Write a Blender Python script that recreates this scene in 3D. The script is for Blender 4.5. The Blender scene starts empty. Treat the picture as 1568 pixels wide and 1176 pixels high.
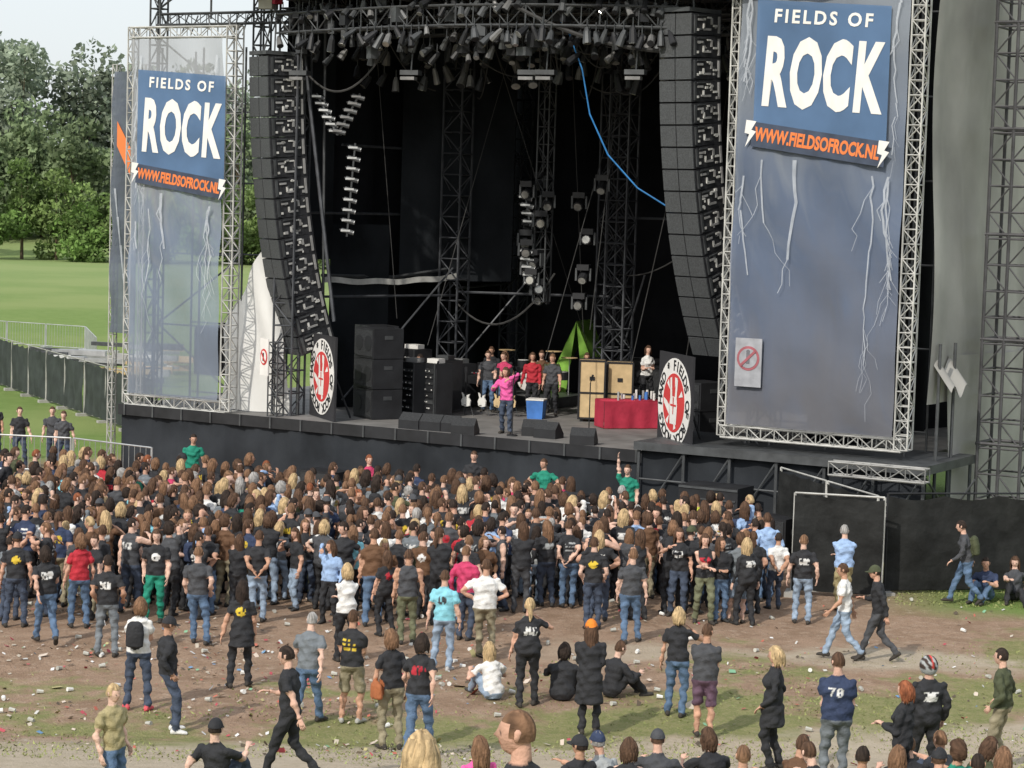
import bpy, math, random
import numpy as np
from mathutils import Vector, Matrix, Euler
R=random.Random(11); np.random.seed(5)
S=bpy.context.scene
S.view_settings.view_transform='Standard'; S.view_settings.look='None'; S.view_settings.exposure=0
COL=S.collection
# ---------------------------------------------------------------- camera
cam=bpy.data.cameras.new("camera"); co=bpy.data.objects.new("camera",cam); COL.objects.link(co)
cam.sensor_width=36; cam.lens=80.36; cam.clip_end=6000; cam.clip_start=.5
co.matrix_world=Matrix.Translation((0,0,8))@(Matrix.Rotation(math.radians(90-4.59),4,'X')@Matrix.Rotation(math.radians(1.72),4,'Z'))
S.camera=co
# ---------------------------------------------------------------- light
EL=math.radians(38); AZ=math.atan2(-.52,-.85)
W=bpy.data.worlds.new("World"); S.world=W; W.use_nodes=True
nt=W.node_tree; nt.nodes.clear()
sk=nt.nodes.new('ShaderNodeTexSky'); sk.sky_type='NISHITA'; sk.sun_disc=False; sk.sun_elevation=EL; sk.sun_rotation=AZ
sk.air_density=1.0; sk.dust_density=3.0; sk.ozone_density=1.0
bg=nt.nodes.new('ShaderNodeBackground'); bg.inputs[1].default_value=.14
ow=nt.nodes.new('ShaderNodeOutputWorld')
wm=nt.nodes.new('ShaderNodeMix'); wm.data_type='RGBA'; wm.inputs[0].default_value=.65; wm.inputs[7].default_value=(7.7,8.1,8.4,1)   # thin high cloud over the clear-sky model
nt.links.new(sk.outputs[0],wm.inputs[6]); nt.links.new(wm.outputs[2],bg.inputs[0]); nt.links.new(bg.outputs[0],ow.inputs[0])
sl=bpy.data.lights.new("sun",'SUN'); sl.energy=3.0; sl.angle=math.radians(1.0); sl.color=(1,.94,.84)
so=bpy.data.objects.new("sun",sl); COL.objects.link(so)
sd=Vector((math.sin(AZ)*math.cos(EL),math.cos(AZ)*math.cos(EL),math.sin(EL)))
so.rotation_euler=sd.to_track_quat('Z','Y').to_euler(); so.location=(-20,-10,40)
# ---------------------------------------------------------------- materials
MATS={}
def mat(name,col,rough=.8,metal=0,ns=3.0,na=.25,bump=0,bs=20,spec=.3,transp=0,transl=0,attr=None):
    if name in MATS: return MATS[name]
    m=bpy.data.materials.new(name); m.use_nodes=True; n=m.node_tree; N=n.nodes; L=n.links
    b=N['Principled BSDF']; b.inputs['Roughness'].default_value=rough; b.inputs['Metallic'].default_value=metal
    b.inputs['Specular IOR Level'].default_value=spec
    tc=N.new('ShaderNodeTexCoord'); no=N.new('ShaderNodeTexNoise'); no.inputs['Scale'].default_value=ns; no.inputs['Detail'].default_value=6
    L.new(tc.outputs['Object'],no.inputs['Vector'])
    mr=N.new('ShaderNodeMapRange'); mr.inputs[1].default_value=.3; mr.inputs[2].default_value=.7; mr.inputs[3].default_value=1-na; mr.inputs[4].default_value=1+na
    L.new(no.outputs[0],mr.inputs[0])
    mx=N.new('ShaderNodeMix'); mx.data_type='RGBA'; mx.blend_type='MULTIPLY'; mx.inputs[0].default_value=1
    if attr:
        at=N.new('ShaderNodeAttribute'); at.attribute_name=attr; L.new(at.outputs['Color'],mx.inputs[6])
    else: mx.inputs[6].default_value=(*col,1)
    L.new(mr.outputs[0],mx.inputs[7]); L.new(mx.outputs[2],b.inputs['Base Color'])
    if bump:
        n2=N.new('ShaderNodeTexNoise'); n2.inputs['Scale'].default_value=bs; n2.inputs['Detail'].default_value=4
        L.new(tc.outputs['Object'],n2.inputs['Vector'])
        bp=N.new('ShaderNodeBump'); bp.inputs['Strength'].default_value=bump; bp.inputs['Distance'].default_value=.05
        L.new(n2.outputs[0],bp.inputs['Height']); L.new(bp.outputs[0],b.inputs['Normal'])
    out=N['Material Output']; last=b.outputs[0]
    if transl:
        t=N.new('ShaderNodeBsdfTranslucent'); L.new(mx.outputs[2],t.inputs[0]); ms=N.new('ShaderNodeMixShader'); ms.inputs[0].default_value=transl
        L.new(last,ms.inputs[1]); L.new(t.outputs[0],ms.inputs[2]); last=ms.outputs[0]
    if transp:
        t=N.new('ShaderNodeBsdfTransparent'); ms=N.new('ShaderNodeMixShader'); ms.inputs[0].default_value=transp
        L.new(last,ms.inputs[1]); L.new(t.outputs[0],ms.inputs[2]); last=ms.outputs[0]
    L.new(last,out.inputs[0]); MATS[name]=m; return m
BLACKCLOTH=mat('black_cloth',(.014,.015,.018),.95,0,.6,.35,.4,3,spec=.1)
SKIRTCL=mat('black_skirt_cloth',(.030,.034,.040),.95,0,.6,.35,.4,3,spec=.1)
DARKCLOTH=mat('dark_scrim',(.020,.023,.027),.95,0,.4,.5,.6,2,spec=.1)
BLK=mat('black_paint',(.022,.023,.026),.5,0,2,.3)
DGREY=mat('dark_grey_steel',(.08,.085,.09),.5,.3,3,.3)
SILV=mat('aluminium',(.5,.51,.52),.4,.6,3,.2)
WHT=mat('white_paint',(.72,.72,.70),.6,0,2,.08)
TRUSSW=mat('bright_truss',(.48,.48,.46),.5,.2,3,.25)
TARP=mat('white_tarp',(.80,.80,.78),.8,0,.5,.12,.5,1.2,transl=.2)
GTARP=mat('grey_tarp',(.42,.41,.385),.85,0,.35,.28,.7,.9,transl=.15)
REDM=mat('red_cloth',(.40,.03,.06),.8,0,3,.15,.4,6)
BEIGE=mat('beige_wood',(.58,.43,.24),.6,0,4,.15)
GRILLE=mat('grille',(.075,.08,.085),.6,.2,30,.3,.4,60)
CABS=mat('cabinet_side',(.03,.031,.035),.5,0,8,.4,.3,20)
BLUEP=mat('blue_plastic',(.06,.18,.5),.5)
CABLEB=mat('blue_cable',(.03,.18,.45),.5)
WOODD=mat('deck_board',(.19,.185,.18),.7,0,1.5,.25,.2,8)
LENS=mat('lamp_lens',(.35,.35,.33),.15,.5,5,.3)
ORG=mat('orange_print',(.72,.2,.06),.7,0,2,.1)
GREENC=mat('green_canvas',(.25,.5,.08),.8,0,2,.2)
# ---------------------------------------------------------------- mesh builder
class MB:
    def __init__(s): s.v=[];s.f=[];s.m=[]
    def box(s,c,sz,rz=0,mi=0,R3=None,taper=1):
        hx,hy,hz=sz[0]/2,sz[1]/2,sz[2]/2; o=len(s.v)
        Rm=R3 if R3 is not None else Matrix.Rotation(rz,3,'Z')
        for z,k in((-hz,1),(hz,taper)):
            for x,y in((-hx,-hy),(hx,-hy),(hx,hy),(-hx,hy)):
                s.v.append(tuple(Vector(c)+Rm@Vector((x*k,y*k,z))))
        for f in((3,2,1,0),(4,5,6,7),(0,1,5,4),(1,2,6,5),(2,3,7,6),(3,0,4,7)): s.f.append(tuple(o+i for i in f)); s.m.append(mi)
    def cyl(s,a,b,r,n=6,mi=0,r1=None):
        a=Vector(a);b=Vector(b); d=b-a
        if d.length<1e-6: return
        if r1 is None:r1=r
        d.normalize(); u=d.cross(Vector((0,0,1)) if abs(d.z)<.9 else Vector((1,0,0))).normalized(); w=d.cross(u); o=len(s.v)
        for P,q in((a,r),(b,r1)):
            for i in range(n):
                t=2*math.pi*i/n; s.v.append(tuple(P+u*math.cos(t)*q+w*math.sin(t)*q))
        for i in range(n): s.f.append((o+i,o+(i+1)%n,o+n+(i+1)%n,o+n+i)); s.m.append(mi)
        s.f.append(tuple(o+i for i in range(n))[::-1]); s.m.append(mi)
        s.f.append(tuple(o+n+i for i in range(n))); s.m.append(mi)
    def poly(s,pts,mi=0):
        o=len(s.v); s.v+= [tuple(p) for p in pts]; s.f.append(tuple(range(o,o+len(pts)))); s.m.append(mi)
    def path(s,pts,r,n=5,mi=0):
        for a,b in zip(pts[:-1],pts[1:]): s.cyl(a,b,r,n,mi)
    def grid(s,fn,nu,nv,mi=0):
        o=len(s.v)
        for j in range(nv+1):
            for i in range(nu+1): s.v.append(tuple(fn(i/nu,j/nv)))
        for j in range(nv):
            for i in range(nu):
                a=o+j*(nu+1)+i; s.f.append((a,a+1,a+nu+2,a+nu+1)); s.m.append(mi)
    def truss(s,a,b,w,bay,r,mi=0,n=5,h=None,rd=None):
        a=Vector(a);b=Vector(b);d=(b-a);L=d.length;d.normalize(); h=h or w; rd=rd or r*.55
        u=d.cross(Vector((0,0,1)) if abs(d.z)<.9 else Vector((0,1,0))).normalized(); q=d.cross(u)
        C=[u*(w/2)*i+q*(h/2)*j for i,j in((-1,-1),(1,-1),(1,1),(-1,1))]
        for c in C: s.cyl(a+c,b+c,r,n,mi)
        k=max(1,round(L/bay)); st=L/k
        for i in range(k+1):
            P=a+d*st*i
            for c in range(4):
                s.cyl(P+C[c],P+C[(c+1)%4],rd,4,mi)
                if i<k:
                    Q=P+d*st
                    if (i+c)%2: s.cyl(P+C[c],Q+C[(c+1)%4],rd,4,mi)
                    else: s.cyl(P+C[(c+1)%4],Q+C[c],rd,4,mi)
    def make(s,name,mats,parent=None,mw=None,smooth=False):
        me=bpy.data.meshes.new(name); me.from_pydata(s.v,[],s.f); 
        for m in mats: me.materials.append(m)
        me.polygons.foreach_set('material_index',s.m)
        if smooth: me.polygons.foreach_set('use_smooth',[True]*len(s.f))
        me.update(); ob=bpy.data.objects.new(name,me); COL.objects.link(ob)
        if parent: ob.parent=parent
        if mw is not None: ob.matrix_world=mw
        return ob
def empty(name,mw=None,parent=None):
    e=bpy.data.objects.new(name,None); COL.objects.link(e); e.empty_display_size=.2
    if parent:e.parent=parent
    if mw is not None:e.matrix_world=mw
    return e
SM=Matrix.Translation((4.33,55,0))@Matrix.Rotation(math.radians(-30),4,'Z')   # stage frame: x along front, y upstage
def sw(x,b,z=0): return SM@Vector((x,b,z))
# ================================================================ GROUND
def gz(x,y):
    z=0.0
    if y<33:
        yy=max(y,3); z=(33-max(yy,24))*.13+max(0,24-yy)*.19
    if y>260:
        z+=14*(1-math.exp(-((y-260)/160)))
    return z
g=MB()
xs=[-3000,-1200,-500,-250,-150,-100,-70]+[-50+2*i for i in range(0,51)]+[70,100,150,250,500,1200,3000]
ys=[-1500,-500,-100,-30,0]+[3+1.5*i for i in range(0,22)]+[36+2*i for i in range(0,43)]+[130,150,180,210,240,255]+[262+12*i for i in range(14)]+[500,700,1200,2000,4000]
def micro(x,y): return .03*math.sin(x*.7+y*.3)+.03*math.sin(y*.9-x*.4) if 34<y<80 else 0
for y in ys:
    for x in xs: g.v.append((x,y,gz(x,y)+micro(x,y)))
nx=len(xs)
for j in range(len(ys)-1):
    for i in range(nx-1):
        a=j*nx+i; g.f.append((a,a+1,a+nx+1,a+nx)); g.m.append(0)
gm=bpy.data.materials.new('ground'); gm.use_nodes=True; n=gm.node_tree; N=n.nodes; L=n.links; b=N['Principled BSDF']; b.inputs['Roughness'].default_value=.95; b.inputs['Specular IOR Level'].default_value=.1
tc=N.new('ShaderNodeTexCoord')
def noise(s,d=6,r=.6,vec=None):
    q=N.new('ShaderNodeTexNoise'); q.inputs['Scale'].default_value=s; q.inputs['Detail'].default_value=d; q.inputs['Roughness'].default_value=r; L.new(vec or tc.outputs['Object'],q.inputs['Vector']); return q.outputs[0]
def mth(op,a,b_,c=None,cl=False):
    q=N.new('ShaderNodeMath'); q.operation=op; q.use_clamp=cl
    for i,x in enumerate((a,b_,c)):
        if x is None: continue
        if isinstance(x,(int,float)): q.inputs[i].default_value=x
        else: L.new(x,q.inputs[i])
    return q.outputs[0]
def ramp(x,a,b_):
    q=N.new('ShaderNodeMapRange'); q.interpolation_type='SMOOTHSTEP'; q.inputs[1].default_value=a; q.inputs[2].default_value=b_; L.new(x,q.inputs[0]); return q.outputs[0]
def mixc(f,a,b_):
    q=N.new('ShaderNodeMix'); q.data_type='RGBA'
    L.new(f,q.inputs[0])
    for i,x in((6,a),(7,b_)):
        if isinstance(x,tuple): q.inputs[i].default_value=(*x,1)
        else: L.new(x,q.inputs[i])
    return q.outputs[2]
sep=N.new('ShaderNodeSeparateXYZ'); L.new(tc.outputs['Object'],sep.inputs[0]); X_,Y_=sep.outputs[0],sep.outputs[1]
n1=noise(.35,8,.65); n2=noise(4,6,.7); n3=noise(1.3,6,.6); n4=noise(25,4,.7)
dirt=mixc(ramp(n3,.35,.65),(.38,.265,.19),(.28,.19,.13)); dirt=mixc(ramp(n2,.48,.72),dirt,(.45,.34,.26))
dirt=mixc(ramp(n4,.52,.66),dirt,(.22,.155,.115))
pale=mixc(ramp(n2,.4,.7),(.48,.41,.32),(.40,.34,.25))
grass=mixc(ramp(n2,.35,.65),(.19,.21,.08),(.27,.26,.12)); grass=mixc(ramp(n4,.48,.7),grass,(.34,.30,.18))
mead=mixc(ramp(n3,.3,.7),(.15,.23,.06),(.19,.27,.08)); mead=mixc(ramp(noise(.05,3),.4,.6),mead,(.23,.29,.10))
d1=mth('ADD',mth('MULTIPLY',Y_,.16),mth('MULTIPLY',X_,-.06))
m_dirt=ramp(mth('ADD',d1,mth('MULTIPLY',mth('SUBTRACT',n1,.5),5.5)),5.45,6.0)
c=mixc(m_dirt,grass,dirt)
m_pale=ramp(mth('ADD',mth('MULTIPLY',mth('SUBTRACT',n1,.5),5.0),mth('SUBTRACT',mth('MULTIPLY',mth('ABSOLUTE',mth('SUBTRACT',mth('ADD',Y_,mth('MULTIPLY',X_,-.25)),31.5),None),-.9),-1.6)),-.4,.6)
c=mixc(m_pale,c,pale)
m_pale2=ramp(mth('ADD',mth('MULTIPLY',mth('SUBTRACT',n1,.5),5.0),mth('SUBTRACT',mth('MULTIPLY',mth('ABSOLUTE',mth('SUBTRACT',Y_,40.5),None),-.8),-.8)),-.2,.8)
c=mixc(mth('MULTIPLY',m_pale2,ramp(X_,-1,4)),c,pale)
gr=mth('MULTIPLY',ramp(X_,7,10),ramp(mth('ADD',Y_,mth('MULTIPLY',n1,4)),46.5,48)); c=mixc(gr,c,mead)
m_me=ramp(mth('ADD',mth('SUBTRACT',Y_,mth('MULTIPLY',X_,.9)),mth('MULTIPLY',n1,4)),78,83); c=mixc(m_me,c,mead)
m_far=ramp(Y_,100,240); c=mixc(mth('MULTIPLY',m_far,.45),c,(.29,.36,.17))
L.new(c,b.inputs['Base Color'])
bp=N.new('ShaderNodeBump'); bp.inputs['Strength'].default_value=.7; bp.inputs['Distance'].default_value=.07; L.new(mth('ADD',n2,n4),bp.inputs['Height']); L.new(bp.outputs[0],b.inputs['Normal'])
g.make('ground',[gm])
# ================================================================ STAGE
stage=empty('festival_stage',SM)
def sobj(mb,name,mats,parent=stage,smooth=False):
    ob=mb.make(name,mats,smooth=smooth); ob.parent=parent; return ob
d=MB()
d.box((-6.6,7.4,1.87),(21.9,15.2,.26),mi=0)
d.box((-6.6,-.215,1.87),(21.9,.03,.30),mi=1)
for i in range(22): d.box((-17.3+i,-.25,1.87),(.05,.03,.3),mi=2)
sobj(d,'deck',[WOODD,BLK,DGREY])
d=MB()
def skirt(x0,x1,y,z0,z1):
    d.grid(lambda u,v:(x0+(x1-x0)*u, y+.05*math.sin(u*(x1-x0)*5)+.02*math.sin(u*(x1-x0)*17)+.03*math.sin(u*(x1-x0)*1.7), z0+(z1-z0)*v),int((x1-x0)*9),3)
skirt(-17.5,4.3,-.12,0,1.73)
sobj(d,'skirt',[SKIRTCL],smooth=True)
d=MB()
d.box((2.6,.9,2.2),(7.4,3.4,.2)); 
for x in np.arange(-1,6.5,1.2):
    for y in(-.7,.9,2.5): d.cyl((x,y,0),(x,y,2.2),.04)
    d.cyl((x,-.7,.2),(x+1.2,-.7,2.1),.025); d.cyl((x,2.5,.2),(x,-.7,2.1),.025)
for z in(.6,1.4): d.cyl((-1,-.7,z),(6.2,-.7,z),.025)
sobj(d,'wing_platform',[DGREY])
d=MB(); d.truss((4.2,-1.3,2.15),(6.5,-1.3,2.15),.3,.45,.026); d.truss((4.6,-1.3,1.3),(6.2,-1.3,1.3),.25,.45,.02)
sobj(d,'wing_truss',[mat('dull_truss',(.3,.3,.29),.5,.3)])
d=MB(); d.grid(lambda u,v:(-1+7.2*u,-.55+.06*math.sin(u*40),2.1*v),60,2); sobj(d,'wing_skirt',[SKIRTCL],smooth=True)
d=MB()
def drape(a,b_,z0,z1,am=.12,f=3.0):
    a=Vector(a);b_=Vector(b_); D=(b_-a);Ln=D.length; nrm=Vector((-D.y,D.x)).normalized()
    d.grid(lambda u,v:(a.x+D.x*u+nrm.x*am*math.sin(u*Ln*f),a.y+D.y*u+nrm.y*am*math.sin(u*Ln*f),z0+(z1-z0)*v),int(Ln*6),2)
drape((-13.2,13.5),(3.5,13.5),2,16); drape((-13.1,3.6),(-13.1,13.4),2,16); drape((2.2,2.0),(2.2,13.4),2,16)
sobj(d,'black_drapes',[BLACKCLOTH],smooth=True)
d=MB(); drape((-12.9,1.0),(-12.9,3.4),6.2,16,.05); drape((-13.0,3.4),(-12.2,5.2),2.0,7.2,.05); drape((-12.3,5.9),(-10.2,8.8),5.6,15,.06,2)
sobj(d,'side_scrim',[DARKCLOTH],smooth=True)
d=MB(); d.box((-5.3,6.4,16.2),(17.6,15.6,.25)); d.box((-5.3,-.75,14.75),(17.6,.1,3.0)); 
sobj(d,'roof',[BLACKCLOTH])
d=MB()
for x,y in((-12.55,.9),(-11.1,7.0),(-7.0,9.0),(-6.2,8.0),(-12.3,12.6),(1.4,1.2),(1.4,12)): d.truss((x,y,2),(x,y,16),.62,.62,.035,rd=.02)
for x,y,x1,y1,z in((-12.5,1.5,-11,7,5.2),(-11,7,-7,9,5.3),(-11,7,-12.4,12.5,5.4),(-7,9,1.4,12,7.6),(-12.4,3,-12.4,12.6,9.4),(-12.5,1,-12.5,7,7.5)):
    d.cyl((x,y,z),(x1,y1,z),.04)
d.cyl((-11.3,1.2,4.6),(-12.3,.9,12),.05); d.cyl((-11.1,7,3),(-9,9,6.5),.03); d.cyl((-7,9,2.2),(-5.4,8,6.0),.03); d.cyl((-12.2,3,2.3),(-10.9,6.6,6),.03)
sobj(d,'roof_towers',[mat('tower_steel',(.075,.08,.09),.5,.2,3,.3)])
d=MB(); d.cyl((-12.3,1.0,2),(-12.3,1.0,13),.05); d.cyl((-11.9,1.6,2),(-12.1,1.6,13),.04)
d.path([(-13.0,3.0,5.75),(-12.2,5.5,5.7),(-11.3,6.9,5.95)],.05); sobj(d,'pipes',[DGREY])
d=MB(); d.grid(lambda u,v:(-12.9+1.9*u,3.0+4.0*u,5.55+.16*v+.12*u+.02*math.sin(u*20)-.1*math.sin(u*3.1)),24,2); sobj(d,'white_banner_strip',[mat('off_white_cloth',(.5,.5,.48))],smooth=True)
# lighting rig
d=MB()
def arc(t,bulge=.55,y0=.35,z=12.5): return Vector((-12.6+11.8*t,y0-bulge*math.sin(math.pi*t),z+.1*math.sin(math.pi*t)))
for k in range(6): d.truss(arc(k/6),arc((k+1)/6),.5,.5,.03,0)
for k in range(4): d.truss(arc(k/4,0,3.5,12.6),arc((k+1)/4,0,3.5,12.6),.5,.6,.03,0)
for y in(6,8.5,11): d.truss((-12.6,y,13.2),(1,y,13.2),.5,.6,.03,0)
for x in(-12.2,-9,-6,-3,-.6): d.truss((x,.3,13.4),(x,12,13.4),.5,.7,.03,0)
sobj(d,'rig_truss',[mat('rig_grey',(.085,.09,.095),.5,.3)])
d=MB()
def can(P,dirv,r=.12,l=.32,lens=True,bm=0):
    P=Vector(P); dirv=Vector(dirv).normalized()
    d.cyl(P,P+dirv*l,r*.75,8,bm,r); d.cyl(P+dirv*(l+.003),P+dirv*(l+.012),r*.9,8,2 if lens else 0)
    d.cyl(P-dirv*.1,P,r*.45,6,bm,r*.7)
    d.cyl(P+Vector((0,0,.05)),P+Vector((0,0,.3)),.015,4,1)
for row in range(4):
    for k in range(50):
        t=(k+.5)/50; P=arc(t) ; P.y+= (-.3,.3,-.15,.6)[row]; P.z+=(-.42,-.5,.3,-.85)[row]+R.uniform(-.1,.1)
        if R.random()<.2+.4*(row==3)+.2*math.sin(t*17+row): continue
        can(P,(R.uniform(-.5,.5),R.uniform(-.8,.2),-R.uniform(.4,1)),R.uniform(.075,.115),R.uniform(.2,.34),R.random()<.35,R.choice([0,0,0,1,1,4]))
for y,z,n_ in((3.1,12.0,36),(3.4,11.4,24),(6,12.6,34),(6.4,11.9,22),(8.5,12.6,30),(11,12.7,24)):
    for k in range(n_):
        can((-12.4+12.6*(k+R.random())/n_,y+R.uniform(-.3,.3),z+R.uniform(-.25,.1)),(R.uniform(-.5,.5),R.uniform(-.8,.3),-1),R.uniform(.09,.14),R.uniform(.22,.4),R.random()<.35,R.choice([0,0,1,4]))
for k in range(40):
    P=arc(R.random()); d.box(P+Vector((0,R.uniform(-.2,.6),R.uniform(-1.0,.5))),(R.uniform(.15,.4),.22,R.uniform(.12,.4)),R.uniform(0,3),R.choice([0,0,1]))
for x in(-11.9,-8.4,-4.9,-4.4,-1.9):
    d.box((x,.2,11.2),(.5,.3,.12),.2,1); d.box((x,.1,11.05),(.38,.24,.08),.2,4); d.cyl((x,.2,11.2),(x,.3,12.3),.02,4,1)
sobj(d,'par_cans',[BLK,DGREY,LENS,SILV,mat('worn_grey',(.2,.2,.2),.5,.3)])
d=MB()
def mover(P,a):
    P=Vector(P); d.box(P,(.34,.34,.16),a,0); d.box(P+Vector((.2*math.cos(a),.2*math.sin(a),-.2)),(.05,.14,.35),a,1); d.box(P-Vector((.2*math.cos(a),.2*math.sin(a),.2)),(.05,.14,.35),a,1)
    dv=Vector((math.sin(a)*.8,-abs(math.cos(a)),-R.uniform(-.2,.8))).normalized(); d.cyl(P+Vector((0,0,-.25))-dv*.18,P+Vector((0,0,-.25))+dv*.2,.12,9,0,.14); d.cyl(P+Vector((0,0,-.25))+dv*.205,P+Vector((0,0,-.25))+dv*.215,.11,9,2)
d.truss((-7.6,6,5.2),(-7.6,6,12.5),.35,.5,.025,1)
for k in range(13):
    z=5.5+.27*k; mover((-7.6+R.uniform(-.55,.5),6+R.uniform(-.4,.3),z),R.uniform(-.8,.8))
for z,x in((7.2,-6.4),(6.2,-6.5),(8.7,-6.0),(8.2,-6.7),(5.4,-6.6)): mover((x,6.4,z),.3)
def bar(a,b_,n_,mi=3,w=.15,rr_=.055):
    a=Vector(a);b_=Vector(b_); d.cyl(a,b_,.03,5,1)
    for k in range(n_):
        P=a.lerp(b_,(k+.5)/n_); ax=Vector((w,w*.4,-w*.25)); d.cyl(P-ax,P+ax,rr_,8,1,rr_*1.2); d.cyl(P+ax*1.01,P+ax*1.08,rr_*1.1,8,mi); d.cyl(P-ax*1.3,P-ax,rr_*.5,6,0)
        d.box(P-ax*.1+Vector((0,-rr_*1.15,rr_*.3)),(w*1.7,.012,.05),.4,mi)
bar((-11.9,1.0,10.7),(-11.2,1.0,9.6),6); bar((-11.2,1.0,9.6),(-10.5,1.0,10.7),6,4); bar((-10.75,1.2,9.4),(-10.95,1.2,6.9),9)
bar((-7.95,5.6,6.7),(-7.7,5.6,5.6),5,3,.16,.06); bar((-8.0,5.6,8.2),(-7.8,5.6,7.3),4,3,.16,.06)
sobj(d,'moving_lights',[BLK,DGREY,LENS,SILV,mat('worn_grey',(.2,.2,.2))])
d=MB()
def sag(a,b_,s,n_=14):
    a=Vector(a);b_=Vector(b_); return [a.lerp(b_,i/n_)-Vector((0,0,s*4*(i/n_)*(1-i/n_))) for i in range(n_+1)]
d.path([Vector((-4.6,.4,12.9)),Vector((-4.0,.5,12.3)),Vector((-3.6,.6,11.3)),Vector((-3.4,.7,10.2)),Vector((-2.9,.8,9.2)),Vector((-2.1,.9,8.4)),Vector((-1.0,1.0,7.8)),Vector((-.2,1.1,7.5))],.02,5,0)
sobj(d,'blue_hose',[CABLEB])
d=MB()
d.path(sag((-11,7,5),(-7.2,6,6),1.0),.03); d.path(sag((-7,9,6),(-1,3,7.5),.5),.02); d.path(sag((-12.4,.9,11.5),(-9.5,.6,11.8),.9),.03)
d.path(sag((-5,-.4,12.8),(-1.0,.2,11.7),.25),.05)
for k in range(20):
    x=R.uniform(-12,0); y=R.uniform(1,9); d.path(sag((x,y,12.5),(x+R.uniform(-2.5,2.5),y+R.uniform(-1,2),R.uniform(10.8,12.5)),R.uniform(.2,.8)),.02)
for k in range(10):
    x=R.uniform(-12,-1); d.cyl((x,R.uniform(2,9),12.5),(x+R.uniform(-.3,.3),R.uniform(2,9),R.uniform(3.5,6)),.012,4)
sobj(d,'cables',[mat('cable_rubber',(.05,.05,.05))])
# -------------------- line arrays
def line_array(x0,W_,z0,n_,hc,phi0,phi1,yaw,dy=0):
    e=empty('line_array_speaker',SM@Matrix.Translation((x0,dy,0))@Matrix.Rotation(math.radians(yaw),4,'Z'))
    x0=0; y0=0
    d=MB(); y=y0;z=z0
    for i in range(n_):
        ph=math.radians(phi0+(phi1-phi0)*(i/(n_-1))**1.5)
        dn=Vector((0,math.sin(ph),-math.cos(ph))); bk=Vector((0,math.cos(ph),math.sin(ph)))
        c0=Vector((x0,y,z)); ctr=c0+dn*hc/2+bk*.55
        R3=Matrix((Vector((1,0,0)),bk,-dn)).transposed()
        d.box(ctr,(W_,1.1,hc-.03),R3=R3,mi=1)
        for sx in(-W_/4-.005,W_/4+.005): d.box(c0+dn*hc/2-bk*.012+Vector((sx,0,0)),(W_/2-.02,.03,hc-.045),R3=R3,mi=0)
        for sgn in(-1,1):
            xs_=sgn*(W_/2+.015)
            def side(yy,zz,sy,sz_,mi): d.box(c0+dn*hc*zz+bk*yy+Vector((xs_,0,0)),(.03,sy,sz_),R3=R3,mi=mi)
            side(.10,.5,.07,hc*.8,2); side(1.0,.5,.06,hc*.75,3); side(.3,.3,.2,.05,3); side(.55,.72,.28,.05,3); side(.72,.35,.06,.16,3)
            side(.42,.6,.05,.14,4); side(.85,.55,.14,.05,4); side(.2,.75,.06,.06,4); side(.62,.2,.14,.04,4); side(.35,.12,.3,.03,2)
            for q in range(5): side(R.uniform(.2,.95),R.uniform(.15,.85),R.uniform(.03,.10),R.uniform(.03,.08),R.choice([3,4,4,2]))
        y+=dn.y*hc; z+=dn.z*hc
    ob=d.make('cabinets',[GRILLE,CABS,DGREY,mat('rig_steel',(.35,.35,.35),.5,.2),mat('zinc_fittings',(.65,.65,.63),.4,.1)]); ob.parent=e
    d=MB(); d.box((x0,y0+.55,z0+.08),(W_*.9,1.2,.1),mi=0); d.cyl((x0-.3,y0+.3,z0+.1),(x0,y0+.5,z0+1.4),.025,mi=0); d.cyl((x0+.3,y0+.3,z0+.1),(x0,y0+.5,z0+1.4),.025,mi=0)
    d.cyl((x0,y0+.5,z0+1.4),(x0,y0+.5,z0+3.4),.03,mi=0); d.box((x0,y0+.5,z0+1.6),(.25,.25,.4),mi=1)
    ob=d.make('rigging',[DGREY,REDM]); ob.parent=e
line_array(-.76,1.0,12.6,16,.535,2,26,-14)
line_array(-13.1,1.0,11.65,15,.545,2,19,-24)
# -------------------- discs
def text(body,size,loc_,rot,m,name,parent,off=0,sx=1,ext=.003,align='CENTER',sp=1):
    c=bpy.data.curves.new(name,'FONT'); c.body=body; c.size=size; c.extrude=ext; c.offset=off; c.align_x=align; c.align_y='CENTER'; c.space_character=sp; c.resolution_u=3
    t=bpy.data.objects.new(name,c); COL.objects.link(t)
    dg=bpy.context.evaluated_depsgraph_get(); me=bpy.data.meshes.new_from_object(t.evaluated_get(dg)); bpy.data.objects.remove(t)
    me.materials.clear(); me.materials.append(m); ob=bpy.data.objects.new(name,me); COL.objects.link(ob)
    ob.parent=parent; ob.matrix_basis=Matrix.Translation(loc_)@rot@Matrix.Diagonal((sx,1,1,1)); return ob
RX=Matrix.Rotation(math.pi/2,4,'X')
REDP=mat('red_print',(.55,.05,.05),.7,0,2,.1); WPR=mat('white_print',(.74,.73,.71),.7,0,2,.08)
PANEL=mat('dark_panel',(.03,.03,.034),.8,0,2,.15)
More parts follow.
